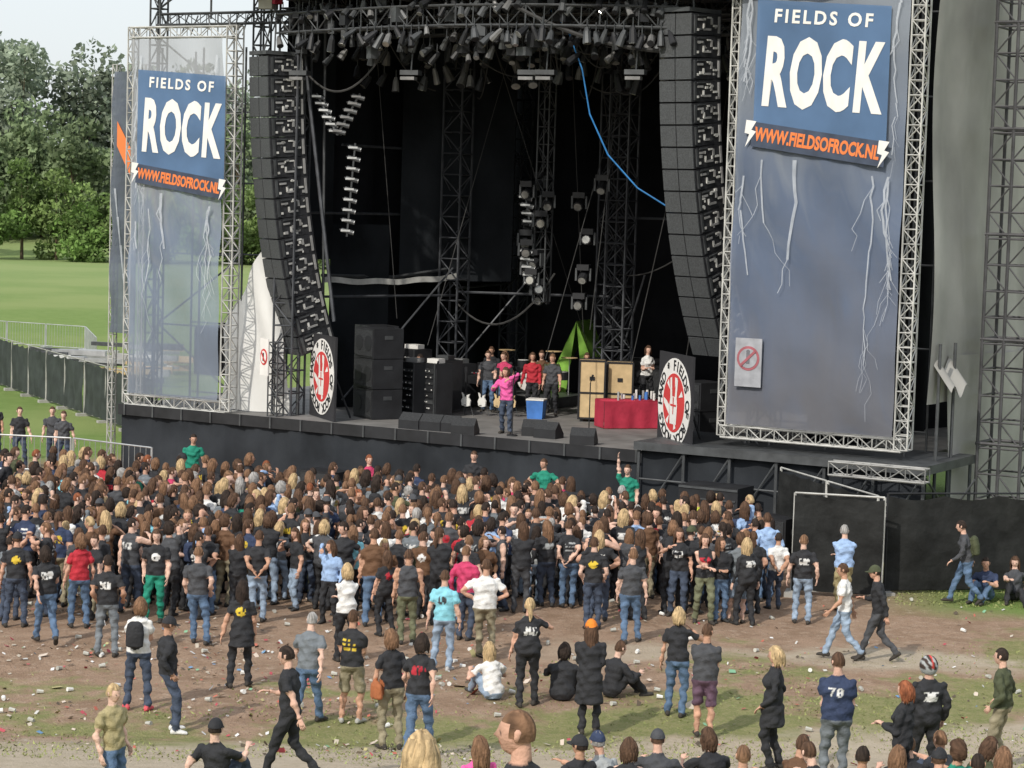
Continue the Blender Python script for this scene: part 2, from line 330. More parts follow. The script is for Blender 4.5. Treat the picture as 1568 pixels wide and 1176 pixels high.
def disc_board(x,b,H,yaw):
    e=empty('logo_board',SM@Matrix.Translation((x,b,2.0))@Matrix.Rotation(math.radians(yaw),4,'Z'))
    d=MB(); d.box((0,0,H/2),(H*.94,.06,H),mi=0); d.cyl((-.7,.1,0),(-.7,.5,0),.03,mi=2); d.cyl((0,.06,H*.8),(0,.8,0),.03,mi=2)
    d.cyl((0,-.035,H/2),(0,-.05,H/2),H*.455,40,1)
    d.cyl((0,-.051,H/2),(0,-.058,H/2),H*.30,36,3)
    rr=H*.29; z0=H/2
    def disc_poly(pts,mi,y): d.poly([(px*rr,y,z0+pz*rr) for px,pz in pts],mi)
    disc_poly([(-.3,-.75),(.3,-.75),(.36,-.1),(.3,.22),(-.3,.22),(-.38,-.1)],1,-.062)
    disc_poly([(-.3,.15),(-.12,.15),(-.2,.9),(-.36,.85)],1,-.064); disc_poly([(.12,.15),(.3,.15),(.38,.82),(.22,.9)],1,-.064)
    disc_poly([(-.38,-.1),(-.36,-.45),(-.85,-.1),(-.8,.1)],1,-.066)
    for k in range(6): a=.3+k*.9; disc_poly([(math.cos(a)*.95,math.sin(a)*.95),(math.cos(a+.12)*.55,math.sin(a+.12)*.55),(math.cos(a+.25)*.92,math.sin(a+.25)*.92)],1,-.067)
    disc_poly([(-.28,-.05),(.28,-.05),(.26,-.12),(-.26,-.12)],3,-.069); disc_poly([(-.05,.2),(.05,.2),(.03,-.4),(-.03,-.4)],3,-.07)
    ob=d.make('board',[PANEL,WPR,BLK,REDP]); ob.parent=e
    s_="FIELDS OF ROCK ROCKS HARD * "
    for i,ch in enumerate(s_):
        if ch==' ':continue
        a=math.pi/2-2*math.pi*i/len(s_)
        text(ch,H*.15,Vector((math.cos(a)*H*.375,-.056,z0+math.sin(a)*H*.375)),RX@Matrix.Rotation(a-math.pi/2,4,'Z'),BLK,'letter',e,.008)
disc_board(-11.3,.75,2.25,-37); disc_board(-.55,.3,2.4,-43)
# -------------------- banners
def banner_fabric_mat(name,c1,c2,transp):
    m=mat(name,c1,.75,0,.5,.12,.3,1.5,transp=transp,transl=.25)
    n=m.node_tree; N=n.nodes; L=n.links
    mx=[q for q in N if q.type=='MIX'][0]; tc=[q for q in N if q.type=='TEX_COORD'][0]
    sp=N.new('ShaderNodeSeparateXYZ'); L.new(tc.outputs['Generated'],sp.inputs[0])
    nz=N.new('ShaderNodeTexNoise'); nz.inputs['Scale'].default_value=2.5; L.new(tc.outputs['Generated'],nz.inputs['Vector'])
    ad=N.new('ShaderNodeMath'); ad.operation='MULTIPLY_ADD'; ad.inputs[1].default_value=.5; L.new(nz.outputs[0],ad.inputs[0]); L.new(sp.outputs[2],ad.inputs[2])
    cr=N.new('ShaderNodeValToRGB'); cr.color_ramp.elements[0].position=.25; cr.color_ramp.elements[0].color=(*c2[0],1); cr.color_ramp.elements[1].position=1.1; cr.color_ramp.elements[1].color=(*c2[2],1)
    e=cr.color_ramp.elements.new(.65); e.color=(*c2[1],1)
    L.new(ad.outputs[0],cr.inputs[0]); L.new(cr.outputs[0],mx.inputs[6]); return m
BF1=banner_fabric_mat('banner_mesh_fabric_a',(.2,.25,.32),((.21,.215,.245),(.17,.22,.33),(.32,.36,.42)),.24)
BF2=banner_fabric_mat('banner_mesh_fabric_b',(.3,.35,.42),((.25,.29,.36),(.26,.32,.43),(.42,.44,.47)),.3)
PBL=mat('blue_print',(.085,.155,.28),.7,0,1,.15,transp=.1)
LGT=mat('lightning_print',(.55,.59,.65),.7,0,3,.2,transp=.5)
def banner(x0,x1,z0,z1,fab,lx,lz,sc,yb=-.0):
    e=empty('festival_banner',SM)
    w=x1-x0
    d=MB(); d.grid(lambda u,v:(x0+.18+(w-.36)*u, yb-.25+.05*math.sin(u*9+v*5)*math.sin(v*14+u*3)+.03*math.sin(v*31+u*12)+.02*math.sin(u*40+v*9)*math.sin(v*9),z0+.1+(z1-z0-.15)*v),30,70)
    ob=d.make('fabric',[fab],smooth=True); ob.parent=e
    d=MB()
    for x,tw_ in((x0,.2),(x1,.32)): d.truss((x,yb,z0-.2),(x,yb,z1+.3),tw_,.34,.024,0,rd=.015)
    for z in(z0-.1,z1+.15): d.truss((x0,yb,z),(x1,yb,z),.28,.34,.024,0,rd=.015)
    ob=d.make('frame_truss',[TRUSSW]); ob.parent=e
    d=MB()
    for x in(x0+.3,(x0+x1)/2,x1-.3):
        for y in(yb+.9,yb+2.4): d.cyl((x,y,0),(x,y,z1-.2),.03)
    for k in range(int((z1-z0)/2)+1):
        z=z0+2*k
        for y in(yb+.9,yb+2.4): d.cyl((x0+.3,y,z),(x1-.3,y,z),.025)
        s_=1 if k%2 else -1
        d.cyl(((x0+x1)/2-s_*(w/2-.3),yb+.9,z),((x0+x1)/2+s_*(w/2-.3),yb+.9,min(z+2,z1)),.025)
    for k in range(3): d.box((x0+.6+R.random()*(w-1.2),yb+1.7,z0+.9+R.random()),(1.0,.9,1.3),mi=1)
    ob=d.make('scaffold',[DGREY,BLK]); ob.parent=e
    yt=yb-.36; xc=lx
    def P(dx,dz,y): 
        a=math.radians(-3.5); return Vector((xc+dx*sc*math.cos(a),y,lz+dz*sc+dx*sc*math.sin(a)))
    d=MB(); d.poly([P(-1.95,-1.6,yt),P(1.95,-1.6,yt),P(1.95,2.05,yt),P(-1.95,2.05,yt)],0)
    def P2(dx,dz,y):
        a=math.radians(-7.5); return Vector((xc+dx*sc,y,lz+dz*sc+dx*sc*math.tan(a)))
    d.poly([P2(-2.0,-2.1,yt-.006),P2(1.9,-2.1,yt-.006),P2(1.95,-1.42,yt-.006),P2(-1.95,-1.42,yt-.006)],1)
    for sx in(-2.05,1.85): d.poly([P2(sx-.1,-1.4,yt-.013),P2(sx+.2,-1.4,yt-.013),P2(sx+.06,-1.65,yt-.013),P2(sx+.2,-1.68,yt-.013),P2(sx-.12,-2.15,yt-.013),P2(sx,-1.78,yt-.013),P2(sx-.14,-1.76,yt-.013)],2)
    ob=d.make('logo_panel',[PBL,mat('dark_print',(.05,.065,.10),.7),WPR]); ob.parent=e
    ro=RX@Matrix.Rotation(math.radians(-3.5),4,'Z')
    xx=-1.80
    for ch,wd in(('R',.88),('O',.95),('C',.87),('K',.90)):
        text(ch,2.5*sc,P(xx+wd/2,.02,yt-.012),ro,WPR,'letter',e,.105*sc,.46); xx+=wd
    text('FIELDS OF',.5*sc,P(0,1.62,yt-.012),ro,WPR,'letters',e,.014*sc,1.0,sp=1.32)
    text('WWW.FIELDSOFROCK.NL',.5*sc,P2(-.06,-1.76,yt-.012),RX@Matrix.Rotation(math.radians(-7.5),4,'Z'),ORG,'web_address',e,.02*sc,.62)
    d=MB()
    def bolt(x,z,zl,wd,br=True,dr=.12):
        while z>zl:
            nx_=x+R.uniform(-dr,dr); nz_=z-R.uniform(.15,.4); nw=wd*R.uniform(.86,1.02)
            d.poly([(x-wd/2,yt+.02,z),(nx_-nw/2,yt+.02,nz_),(nx_+nw/2,yt+.02,nz_),(x+wd/2,yt+.02,z)])
            if br and R.random()<.35: bolt(nx_,nz_,nz_-R.uniform(.4,1.6),wd*.4,False,.22)
            x,z,wd=nx_,nz_,nw
            x=min(max(x,x0+.4),x1-.4)
    for x in(x0+.4,x0+.55,x1-.35): bolt(x,z1-.5,z1-.5-R.uniform(2.5,4.5),.07,dr=.07)
    for x in(x0+.45,x0+.9,x1-.9,x1-.5): bolt(x,lz-2.2*sc-R.random()*.8,z0+1+R.random()*4.5,.05,dr=.07)
    bolt(x0+w*.38,lz-2.2*sc,z0+4.2,.10,dr=.09); bolt(x1-.5,lz-2.6*sc,z0+3.5,.065,dr=.09)
    ob=d.make('lightning_artwork',[LGT]); ob.parent=e
    return e
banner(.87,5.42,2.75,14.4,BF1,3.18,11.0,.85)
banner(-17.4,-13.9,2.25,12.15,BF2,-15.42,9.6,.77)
e=empty('side_banner',SM); d=MB()
d.grid(lambda u,v:(-18.85+.9*u+.0,.9+.06*math.sin(v*20+u*5),3.9+7.4*v),8,30,0); d.poly([(-18.6,.8,9.9),(-18.0,.8,9.0),(-18.0,.8,8.2),(-18.6,.8,9.2)],1)
for k in range(5): d.poly([(-18.7+k*.12,.81,8-k*.8),(-18.62+k*.12,.81,8-k*.8),(-18.5+k*.1,.81,6.8-k*.7)],3)
for x in(-17.85,-18.9): d.truss((x,1.1,0),(x,1.1,11.5),.16,.35,.02,2,rd=.012)
ob=d.make('fabric',[mat('dark_blue_banner',(.10,.12,.155),.8,0,.5,.4,transp=.12),ORG,TRUSSW,LGT]); ob.parent=e
d=MB()
for x,y in((-17.0,.6),):
    d.truss((x,y,0),(x,y,15.5),.34,.5,.03,0,rd=.02)
d.truss((-13.75,1.0,11.5),(-13.75,1.0,15.5),.34,.5,.03,0,rd=.02)
d.truss((-17,.6,12.7),(-12.6,.9,12.75),.3,.5,.026,0); d.cyl((-17,.6,13.0),(-15.7,.8,13.9),.03); d.cyl((-14.4,.7,12.4),(-13,.9,13.6),.03); d.cyl((-15.2,.6,12.7),(-15.2,.6,14.5),.03)
for x,z in((-13.9,13.9),(-13.2,13.2),(-12.9,14.3),(-16.9,13.9)): d.box((x,.5,z),(.4,.4,.55),R.random(),1)
for k in range(14): x=-17+k*.34; d.cyl((x,.6,12.8),(x+R.uniform(-.2,.2),.5,12.8-R.uniform(.2,.6)),.025,4,0)
ob=d.make('scaffold_frame',[DGREY,mat('hoist_cover',(.5,.5,.45),.8)]); ob.parent=stage
# white tent between the left banner and the left speaker hang
e=empty('white_tent',SM); d=MB()
def tent(u,v):
    xl=-14.75+.15*v; xr=-12.35-.85*v; x=xl+(xr-xl)*u
    top=4.2+2.4*max(0,1-abs(u-.85)/.85)**.9 if u<.85 else 4.2+2.4-(u-.85)*5.0
    return (x,.75+.12*math.sin(u*11+v*4)+.15*u,2.02+(top-2.02)*v)
d.grid(tent,20,16)
d.cyl((-13.1,1.1,2),(-13.1,1.1,6.4),.03,mi=1); d.cyl((-14.7,.95,2),(-14.7,.95,4.2),.03,mi=1)
ob=d.make('canvas',[TARP,DGREY],smooth=True); ob.parent=e
d=MB()
for x,y in((-12.5,.25),): d.truss((x,y,2),(x,y,4.0),.3,.3,.022,0,rd=.014)
sob=d.make('truss_legs',[DGREY]); sob.parent=stage
e=empty('no_crowd_surfing_sign',SM@Matrix.Translation((-12.75,.05,3.6))@Matrix.Rotation(-.5,4,'Z')); d=MB()
d.box((0,0,0),(.5,.03,1.0),mi=1); d.cyl((0,-.02,0),(0,-.025,0),.22,20,2); d.cyl((0,-.03,0),(0,-.035,0),.17,20,1); d.box((0,-.045,0),(.34,.008,.05),mi=2,R3=Matrix.Rotation(.8,3,'Y')); d.box((0,-.038,0),(.08,.004,.22),mi=3)
ob=d.make('sign_plate',[DGREY,WPR,REDP,BLK]); ob.parent=e
def sign(x,y,z):
    e=empty('no_crowd_surfing_sign',SM); d=MB(); d.box((x,y,z),(.68,.03,1.15),mi=0)
    d.cyl((x,y-.02,z+.1),(x,y-.026,z+.1),.29,24,1); d.cyl((x,y-.028,z+.1),(x,y-.034,z+.1),.23,24,0); d.box((x,y-.045,z+.1),(.06,.01,.5),mi=1,R3=Matrix.Rotation(.8,3,'Y')); d.box((x,y-.038,z+.1),(.09,.006,.25),mi=2); d.cyl((x,y-.036,z+.26),(x,y-.042,z+.26),.05,8,2)
    ob=d.make('sign_plate',[mat('sign_white',(.32,.33,.36),.8),mat('faded_red',(.34,.11,.13),.8),mat('faded_black',(.15,.15,.17))]); ob.parent=e
sign(1.62,-.33,4.35)
# right side wall tarps and tower
e=empty('side_wall_tarp',SM); d=MB()
d.grid(lambda u,v:(5.75+.10*math.sin(v*9+u*5)+.04*math.sin(u*60)+.2*max(0,.35-v),.35+14*u,3.6+14*v-.15*math.sin(u*6.28*2)*(v)),60,40)
d.grid(lambda u,v:(6.15+6.6*u,14.5+.15*math.sin(u*7+v*4),0+18*v),24,24)
d.grid(lambda u,v:(5.95+.06*math.sin(u*30+v*5),1.5+12.8*u,0+4.4*v+.3*(1-u)*v),44,12)
d.grid(lambda u,v:(5.9+.45*v,.5+1.2*u,4.5-.6*v+.15*math.sin(u*9)),12,4)
ob=d.make('tarp',[GTARP],smooth=True); ob.parent=e
d=MB(); 
for x,y in((6.0,.6),(6.05,1.5)): d.cyl((x,y,0),(x,y,5),.04)
ob=d.make('support_pipes',[DGREY]); ob.parent=e
e=empty('scaffold_tower',SM)
d=MB()
def scaf(cx,cy,w,dp,H):
    def q(x,y,z): return Vector((cx+x,cy+y,z))
    xs_=(-w/2,0,w/2)
    for x in xs_:
        for y in(-dp/2,dp/2):
            if x==0 and y>0: continue
            d.cyl(q(x,y,0),q(x,y,H),.042)
    k=0; z=0
    while z<H:
        s_=1 if k%2 else -1
        for y in(-dp/2,dp/2):
            d.cyl(q(-w/2,y,z),q(w/2,y,z),.026)
            if y<0:
                for c_ in(-w/4,w/4): d.cyl(q(c_-s_*w/4,y,z),q(c_+s_*w/4,y,z+.62),.02)
        for x in(-w/2,w/2): d.cyl(q(x,-dp/2,z),q(x,dp/2,z),.024)
        d.cyl(q(w/2,-dp/2*s_,z),q(w/2,dp/2*s_,z+.62),.02)
        if k%4==0:
            for y in(-dp/2,dp/2): d.cyl(q(-w/2-.05,y,z+.1),q(w/2+.05,y,z+.1),.045)
            for x in(-w/2,w/2): d.cyl(q(x,-dp/2,z+.1),q(x,dp/2,z+.1),.045)
        k+=1; z+=.62
scaf(6.85,3.1,1.05,1.0,19); 
ob=d.make('scaffold_pipes',[mat('grey_scaffold',(.075,.075,.08),.6,.3,3,.3)]); ob.parent=e
# ================================================================ STAGE EQUIPMENT
def place(name,x,b,z=2.0,rz=0): return empty(name,SM@Matrix.Translation((x,b,z))@Matrix.Rotation(rz,4,'Z'))
def part(mb,e,name,mats,smooth=False):
    ob=mb.make(name,mats,smooth=smooth); ob.parent=e; return ob
BG=mat('black_grille',(.035,.037,.04),.6,.1,30,.3,.4,60)
def stack(x,b,n_=3,w=1.1,h=.8,rz=0,dp=.9,name='speaker_stack'):
    e=place(name,x,b,2.0 if name!='subwoofer' else 0,rz); d=MB()
    for i in range(n_):
        d.box((0,0,h*(i+.5)),(w,dp,h-.02),mi=0); d.box((0,-dp/2-.01,h*(i+.5)),(w-.1,.03,h-.12),mi=1)
        for s_ in(-1,1): d.cyl((s_*w*.23,-dp/2-.028,h*(i+.5)),(s_*w*.23,-dp/2-.034,h*(i+.5)),min(w*.19,h*.36),14,0); d.box((s_*(w/2+.005),0,h*(i+.7)),(.02,.25,.1),mi=2)
    part(d,e,'cabinets',[BLK,BG,DGREY])
stack(-10.35,2.0,3,1.1,.82,-.5); stack(-11.1,3.0,3,.9,.82,-.5)
stack(-6.4,10.2,2,1.0,.75,-.4,name='guitar_amplifier_stack'); stack(-7.9,10.6,2,1.0,.7,-.3,name='guitar_amplifier_stack'); stack(-1.4,3.6,2,.9,.75,-.4); stack(-5.3,9.3,1,1.1,1.3,-.2,name='guitar_amplifier_stack')
def rack(x,b,w=.65,h=1.4,rz=-.4):
    e=place('equipment_rack',x,b,2,rz); d=MB(); d.box((0,0,h/2+.08),(w,.6,h),mi=0)
    for s in(-1,1): d.cyl((s*w*.35,-.2,0),(s*w*.35,-.2,.1),.05); d.box((s*w*.47,-.31,h/2+.08),(.03,.03,h),mi=2)
    k=.25
    while k<h-.05:
        d.box((0,-.31,k),(w*.82,.03,R.uniform(.06,.14)),mi=R.choice([0,2,2,1])); 
        for q in range(4): d.box((R.uniform(-.25,.25),-.33,k),(.03,.02,.03),mi=R.choice([3,4,4]))
        k+=.17
    d.box((w*.1,-.1,h+.15),(w*.6,.3,.12),.3,R.choice([2,3,4]))
    part(d,e,'rack_units',[BLK,BG,DGREY,SILV,WPR])
for x,b in((-9.95,3.3),(-9.4,3.5),(-9.95,4.9)): rack(x,b)
rack(-11.4,5.5,.8,1.6); rack(-10.5,6.5,.8,1.2)
e=place('mixing_desk',-9.6,6.6,2,-.4); d=MB(); d.box((0,0,.9),(1.9,.9,.22),mi=0,R3=Matrix.Rotation(.15,3,'X')); d.box((0,.35,1.1),(1.9,.12,.35),mi=0)
for s in(-.85,.85): d.box((s,0,.4),(.08,.7,.8),mi=1)
for k in range(60): d.box((R.uniform(-.9,.9),R.uniform(-.4,.3),1.03),(.02,.04,.03),mi=R.choice([2,3]))
part(d,e,'console',[BLK,DGREY,SILV,REDM])
for x,b,hh in((-5.75,5.7,1.6),(-5.2,6.3,1.55)):
    e=place('road_case',x,b,2,-.1+.6); d=MB(); d.box((0,0,hh/2+.08),(.7,.6,hh),mi=0)
    for sx in(-1,1):
        for sy in(-1,1): d.box((sx*.35,sy*.3,hh/2+.08),(.05,.05,hh+.02),mi=1); d.cyl((sx*.26,sy*.2,0),(sx*.26,sy*.2,.09),.05,6,2)
    for zz in(.1,hh*.5,hh+.08):
        for sy in(-1,1): d.box((0,sy*.302,zz),(.7,.03,.05),mi=1)
    d.box((0,-.31,hh*.75),(.14,.03,.1),mi=1)
    part(d,e,'case',[BEIGE,BLK,DGREY])
e=place('cloth_covered_table',-4.1,4.9,2,math.radians(47)); d=MB()
d.box((0,0,.74),(1.8,.75,.04)); 
d.grid(lambda u,v:(-.9+1.8*u,-.39-.02*v*(1+math.sin(u*23)),.74-.72*v),70,3); d.grid(lambda u,v:(.91+.02*v*(1+math.sin(u*20)),-.39+.77*u,.74-.72*v),20,3); d.grid(lambda u,v:(-.91,-.39+.77*u,.74-.72*v),4,3)
part(d,e,'table_cloth',[REDM],True)
e=place('drinks',-4.1,4.9,2,math.radians(47)); d=MB()
for k in range(14): x=R.uniform(-.8,.8);y=R.uniform(-.3,.3); d.cyl((x,y,.76),(x,y,.76+R.uniform(.1,.25)),.035,8,R.choice([0,1,2]))
part(d,e,'bottles_and_cups',[WHT,SILV,BLUEP])
def wedge(x,b,rz):
    e=place('stage_monitor',x,b,2,rz); d=MB(); w,dp,h=.62,.5,.42
    A=[(-dp/2,0),(dp/2,0),(dp/2,h*.55),(dp*.1,h),(-dp/2,h*.25)]
    d.poly([(-w/2,y,z) for y,z in A][::-1]); d.poly([(w/2,y,z) for y,z in A])
    for i in range(5): (a,c_),(e_,f_)=A[i],A[(i+1)%5]; d.poly([(-w/2,a,c_),(w/2,a,c_),(w/2,e_,f_),(-w/2,e_,f_)],1 if i in(2,3) else 0)
    part(d,e,'cabinet',[BLK,BG])
for x,b in((-8.1,.3),(-7.5,.35),(-7.0,.4),(-4.9,1.1),(-4.4,.9),(-6.4,.1),(-3.0,.2)): wedge(x,b,3.14+R.uniform(-.2,.3))
e=place('storage_tub',-7.2,5.2,2,.3); d=MB(); d.box((0,0,.25),(.42,.42,.5),mi=0,taper=1.15); d.box((0,0,.53),(.5,.5,.04),mi=1); part(d,e,'tub',[BLUEP,WHT])
e=place('green_tent',-8.9,10.5,2,.2); d=MB()
A=[(-1.1,0,0),(1.1,0,0),(0,0,2.45),(0,1.6,2.45),(-1.1,1.6,0),(1.1,1.6,0)]
d.poly([A[0],A[2],A[3],A[4]]); d.poly([A[1],A[5],A[3],A[2]]); d.poly([(-1.1,.02,0),(-.3,.02,0),(0,.02,2.45)]); d.poly([(.3,.02,0),(1.1,.02,0),(0,.02,2.45)]); part(d,e,'canvas',[GREENC])
def guitar(x,b,m_,rz):
    e=place('electric_guitar',x,b,2,rz); d=MB()
    pts=[(0,-.2),(.14,-.17),(.16,-.02),(.09,.06),(.13,.16),(.04,.12),(-.04,.12),(-.15,.19),(-.1,.05),(-.16,-.04),(-.13,-.17)]
    d.poly([(x_,-.02,.45+z_) for x_,z_ in pts]); d.poly([(x_,.02,.45+z_) for x_,z_ in pts][::-1])
    for i in range(len(pts)): a=pts[i];c_=pts[(i+1)%len(pts)]; d.poly([(a[0],-.02,.45+a[1]),(c_[0],-.02,.45+c_[1]),(c_[0],.02,.45+c_[1]),(a[0],.02,.45+a[1])])
    d.box((0,-.03,.88),(.05,.02,.7),mi=1); d.box((0,-.03,1.28),(.09,.02,.16),mi=1); d.cyl((-.15,.15,0),(0,.05,.6),.012,4,2); d.cyl((.15,.15,0),(0,.05,.6),.012,4,2); d.cyl((0,-.1,.3),(0,.08,.3),.012,4,2)
    part(d,e,'guitar_body',[m_,BLK,DGREY])
for k,(x,b,m_) in enumerate(((-8.6,4.6,WHT),(-8.2,4.8,BEIGE),(-9.0,4.4,WHT),(-7.9,5.0,BEIGE),(-6.3,6.9,REDM))): guitar(x,b,m_,-.3+.1*k)
e=place('drum_kit',-9.6,9.3,2.3,0); d=MB(); d.box((0,0,-.15),(2.6,2.2,.3),mi=1); d.cyl((0,-.5,.4),(0,.0,.4),.32,18,0); d.cyl((0,-.51,.4),(0,-.505,.4),.29,18,2)
for x,y,z,r in((-.35,-.1,.85,.17),(.3,-.1,.85,.17),(.75,.3,.55,.22),(-.7,.3,.6,.18)): d.cyl((x,y,z-.12),(x,y,z+.12),r,14,0); d.cyl((x,y,z+.122),(x,y,z+.13),r*.95,14,2)
for x,y,z in((-.8,-.3,1.25),(.8,-.3,1.3),(1.05,.2,1.1)): d.cyl((x,y,0),(x,y,z),.015,5,3); d.cyl((x,y,z),(x,y,z+.015),.25,16,4)
part(d,e,'drums',[BLK,DGREY,WPR,SILV,BEIGE])
for x,b in((-5.3,.6),(-3.4,1.2),(-8.5,2)):
    e=place('microphone_stand',x,b,2); d=MB(); d.cyl((0,0,0),(0,0,1.45),.015,6); d.cyl((0,0,0),(0,0,.03),.14,12); d.cyl((0,0,1.45),(.1,-.1,1.6),.012,5); d.cyl((.1,-.1,1.6),(.14,-.14,1.66),.03,8); part(d,e,'stand',[BLK])
for k in range(5): stack(-2.3+1.35*k,-2.2,1,1.25,1.05,0,.9,'subwoofer')
for k in range(3): stack(-9.8+3.2*k,-1.2,1,1.1,.9,0,.8,'subwoofer')
e=place('equipment_case',1.5,-1.6,0.9,0); d=MB(); d.box((0,0,.35),(1.5,.9,.6)); d.box((0,-.46,.35),(1.4,.03,.03),mi=1); d.box((0,-.46,.6),(1.5,.03,.05),mi=1); part(d,e,'case',[BLK,DGREY])
# ================================================================ FENCES
def fence(name,pts,H,mats,panel=2.5,cloth=True):
    e=empty(name); d=MB()
    for a,b_ in zip(pts[:-1],pts[1:]):
        a=Vector((*a,0)) ;b_=Vector((*b_,0)); Ln=(b_-a).length; k=max(1,round(Ln/panel)); D=(b_-a)/k; nr=Vector((-D.y,D.x,0)).normalized()
        for i in range(k):
            P=a+D*i; Q=P+D; P=P+D*.015;Q=Q-D*.015
            d.cyl(P,P+Vector((0,0,H)),.03,6,1); d.cyl(Q,Q+Vector((0,0,H)),.03,6,1)
            for z in(.12,H): d.cyl(P+Vector((0,0,z)),Q+Vector((0,0,z)),.022,5,1)
            d.box(P+Vector((0,0,.05)),(.6,.25,.1),math.atan2(D.y,D.x)+1.57,2)
            if cloth:
                ph=R.uniform(0,6)
                d.grid(lambda u,v:tuple(P+(Q-P)*u-nr*(.035+.05*math.sin(u*5+v*3+ph)*math.sin(v*3.1)+.02*math.sin(u*19+ph))+Vector((0,0,.12+(H-.17)*v-(.04+.05*math.sin(ph)**2)*abs(math.sin(u*3.14*3))*v))),18,5,0)
            else:
                for j in range(1,14): T=P.lerp(Q,j/14); d.cyl(T+Vector((0,0,.12)),T+Vector((0,0,H)),.008,4,1)
    ob=d.make('panels',mats,smooth=False); ob.parent=e
BCL=mat('black_fence_cloth',(.020,.021,.021),.75,0,2,.4,.8,4,spec=.15)
fence('site_fence',[(5.9,47.0),(7.75,46.6)],2.15,[BCL,TRUSSW,GTARP],2.0)
fence('site_fence',[(7.85,47.3),(11.6,48.2),(18,49.5)],2.15,[BCL,BLK,GTARP],2.6)
fence('site_fence',[(6.2,52.0),(7.7,47.2)],2.1,[BCL,TRUSSW,GTARP],2.4)
fence('perimeter_fence',[(-30,108),(-23,96),(-15,80),(-11.5,73)],1.95,[mat('green_black_cloth',(.035,.043,.04),.8,0,2,.3,.4,3),mat('grey_post',(.3,.3,.28)),GTARP],2.4)
fence('crowd_barrier',[(-17,62.5),(-14.5,62.7),(-12.0,62.3),(-9.5,60.5)],1.15,[BCL,SILV,SILV],2.4,False)
fence('crowd_barrier',[(-12.5,55.2),(-6,54.4),(0,52.9),(5,50.2)],1.15,[BCL,SILV,SILV],1.2,False)
fence('crowd_barrier',[(-32,118),(-21,112),(-19,104)],1.2,[BCL,SILV,SILV],2.4,False)
e=empty('stacked_barriers'); d=MB()
for k in range(60): d.box((R.uniform(-19.5,-14.5),R.uniform(92,100),R.uniform(.2,1.3)),(R.uniform(.8,2.4),R.uniform(.05,.3),R.uniform(.05,.3)),R.uniform(-.4,.4),R.choice([0,0,1,4,3]))
ob=d.make('barrier_parts',[SILV,WHT,REDM,BEIGE,DGREY]); ob.parent=e
# ================================================================ TREES
leafm=mat('foliage',(0,0,0),.8,0,.3,.2,attr='Col',transl=.25); bark=mat('bark',(.12,.09,.06),.9,0,4,.3,.5,8)
LV=[];LF=[];LC=[]; tr=MB(); LO=[0]
def tree(x,y,h,w,base,n_,leaf,lobes=16):
    z0=gz(x,y); tr.cyl((x,y,z0-.3),(x,y,z0+h*.55),.02*h,7,0,.008*h)
    ct=[]
    for k in range(lobes):
        a=R.uniform(0,6.28); hz=R.uniform(.10,.95) ; rr=w*.5*math.sqrt(max(.05,1-((hz-.42)/.6)**2))*R.uniform(.2,.85)
        c_=Vector((x+math.cos(a)*rr,y+math.sin(a)*rr,z0+h*hz)); s_=w*R.uniform(.17,.29)
        ct.append((c_,s_,R.uniform(.7,1.25))); tr.cyl((x,y,z0+h*hz*.5),c_,.005*h,5,0,.002*h)
    for c_,s_,br in ct:
        m_=n_//lobes; v=np.random.normal(size=(m_,3)); v/=np.linalg.norm(v,axis=1)[:,None]; rad=np.random.uniform(.5,1.06,(m_,1))
        P=np.array(c_)+v*rad*s_*np.array([1,1,.8]); P[:,2]=np.maximum(P[:,2],z0+.1)
        a=np.random.normal(size=(m_,3)); a/=np.linalg.norm(a,axis=1)[:,None]; b_=np.cross(a,np.random.normal(size=(m_,3))); b_/=np.linalg.norm(b_,axis=1)[:,None]
        sz=leaf*np.random.uniform(.6,1.3,(m_,1)); q=np.stack([P-a*sz,P-b_*sz*.6,P+a*sz,P+b_*sz*.6],1).reshape(-1,3)
        LV.append(q); LF.append(np.arange(m_*4).reshape(-1,4)+LO[0]); LO[0]+=m_*4
        cc=np.array(base)*br*(np.random.uniform(.75,1.25,(m_,1)))*(.75+.35*(v[:,2:3]+1)/2*1.2); LC.append(np.repeat(np.concatenate([cc,np.ones((m_,1))],1),4,0))  # shading put into leaf colour: lobe tops lighter, undersides darker
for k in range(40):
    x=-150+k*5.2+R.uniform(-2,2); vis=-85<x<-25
    tree(x,R.uniform(300,330),R.uniform(18,24) if x<-50.5 or x>-44 else 17,R.uniform(12,16),(.25,.30,.22),3800 if vis else 500,.5 if vis else .9,18)  # back row: leaf colour paler and greyer, distance haze painted in
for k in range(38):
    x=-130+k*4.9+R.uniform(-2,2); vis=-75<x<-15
    tree(x,R.uniform(272,290),R.uniform(11,17),R.uniform(10,13),(.19,.25,.13),3000 if vis else 400,.4 if vis else .9,18)  # middle row: leaf colour partly paled, painted haze again
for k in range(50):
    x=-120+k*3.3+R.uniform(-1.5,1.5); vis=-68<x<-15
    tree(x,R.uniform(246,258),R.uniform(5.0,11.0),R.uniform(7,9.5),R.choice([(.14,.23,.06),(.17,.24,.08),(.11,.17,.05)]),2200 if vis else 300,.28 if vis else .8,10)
V=np.concatenate(LV);F=np.concatenate(LF);C=np.concatenate(LC)
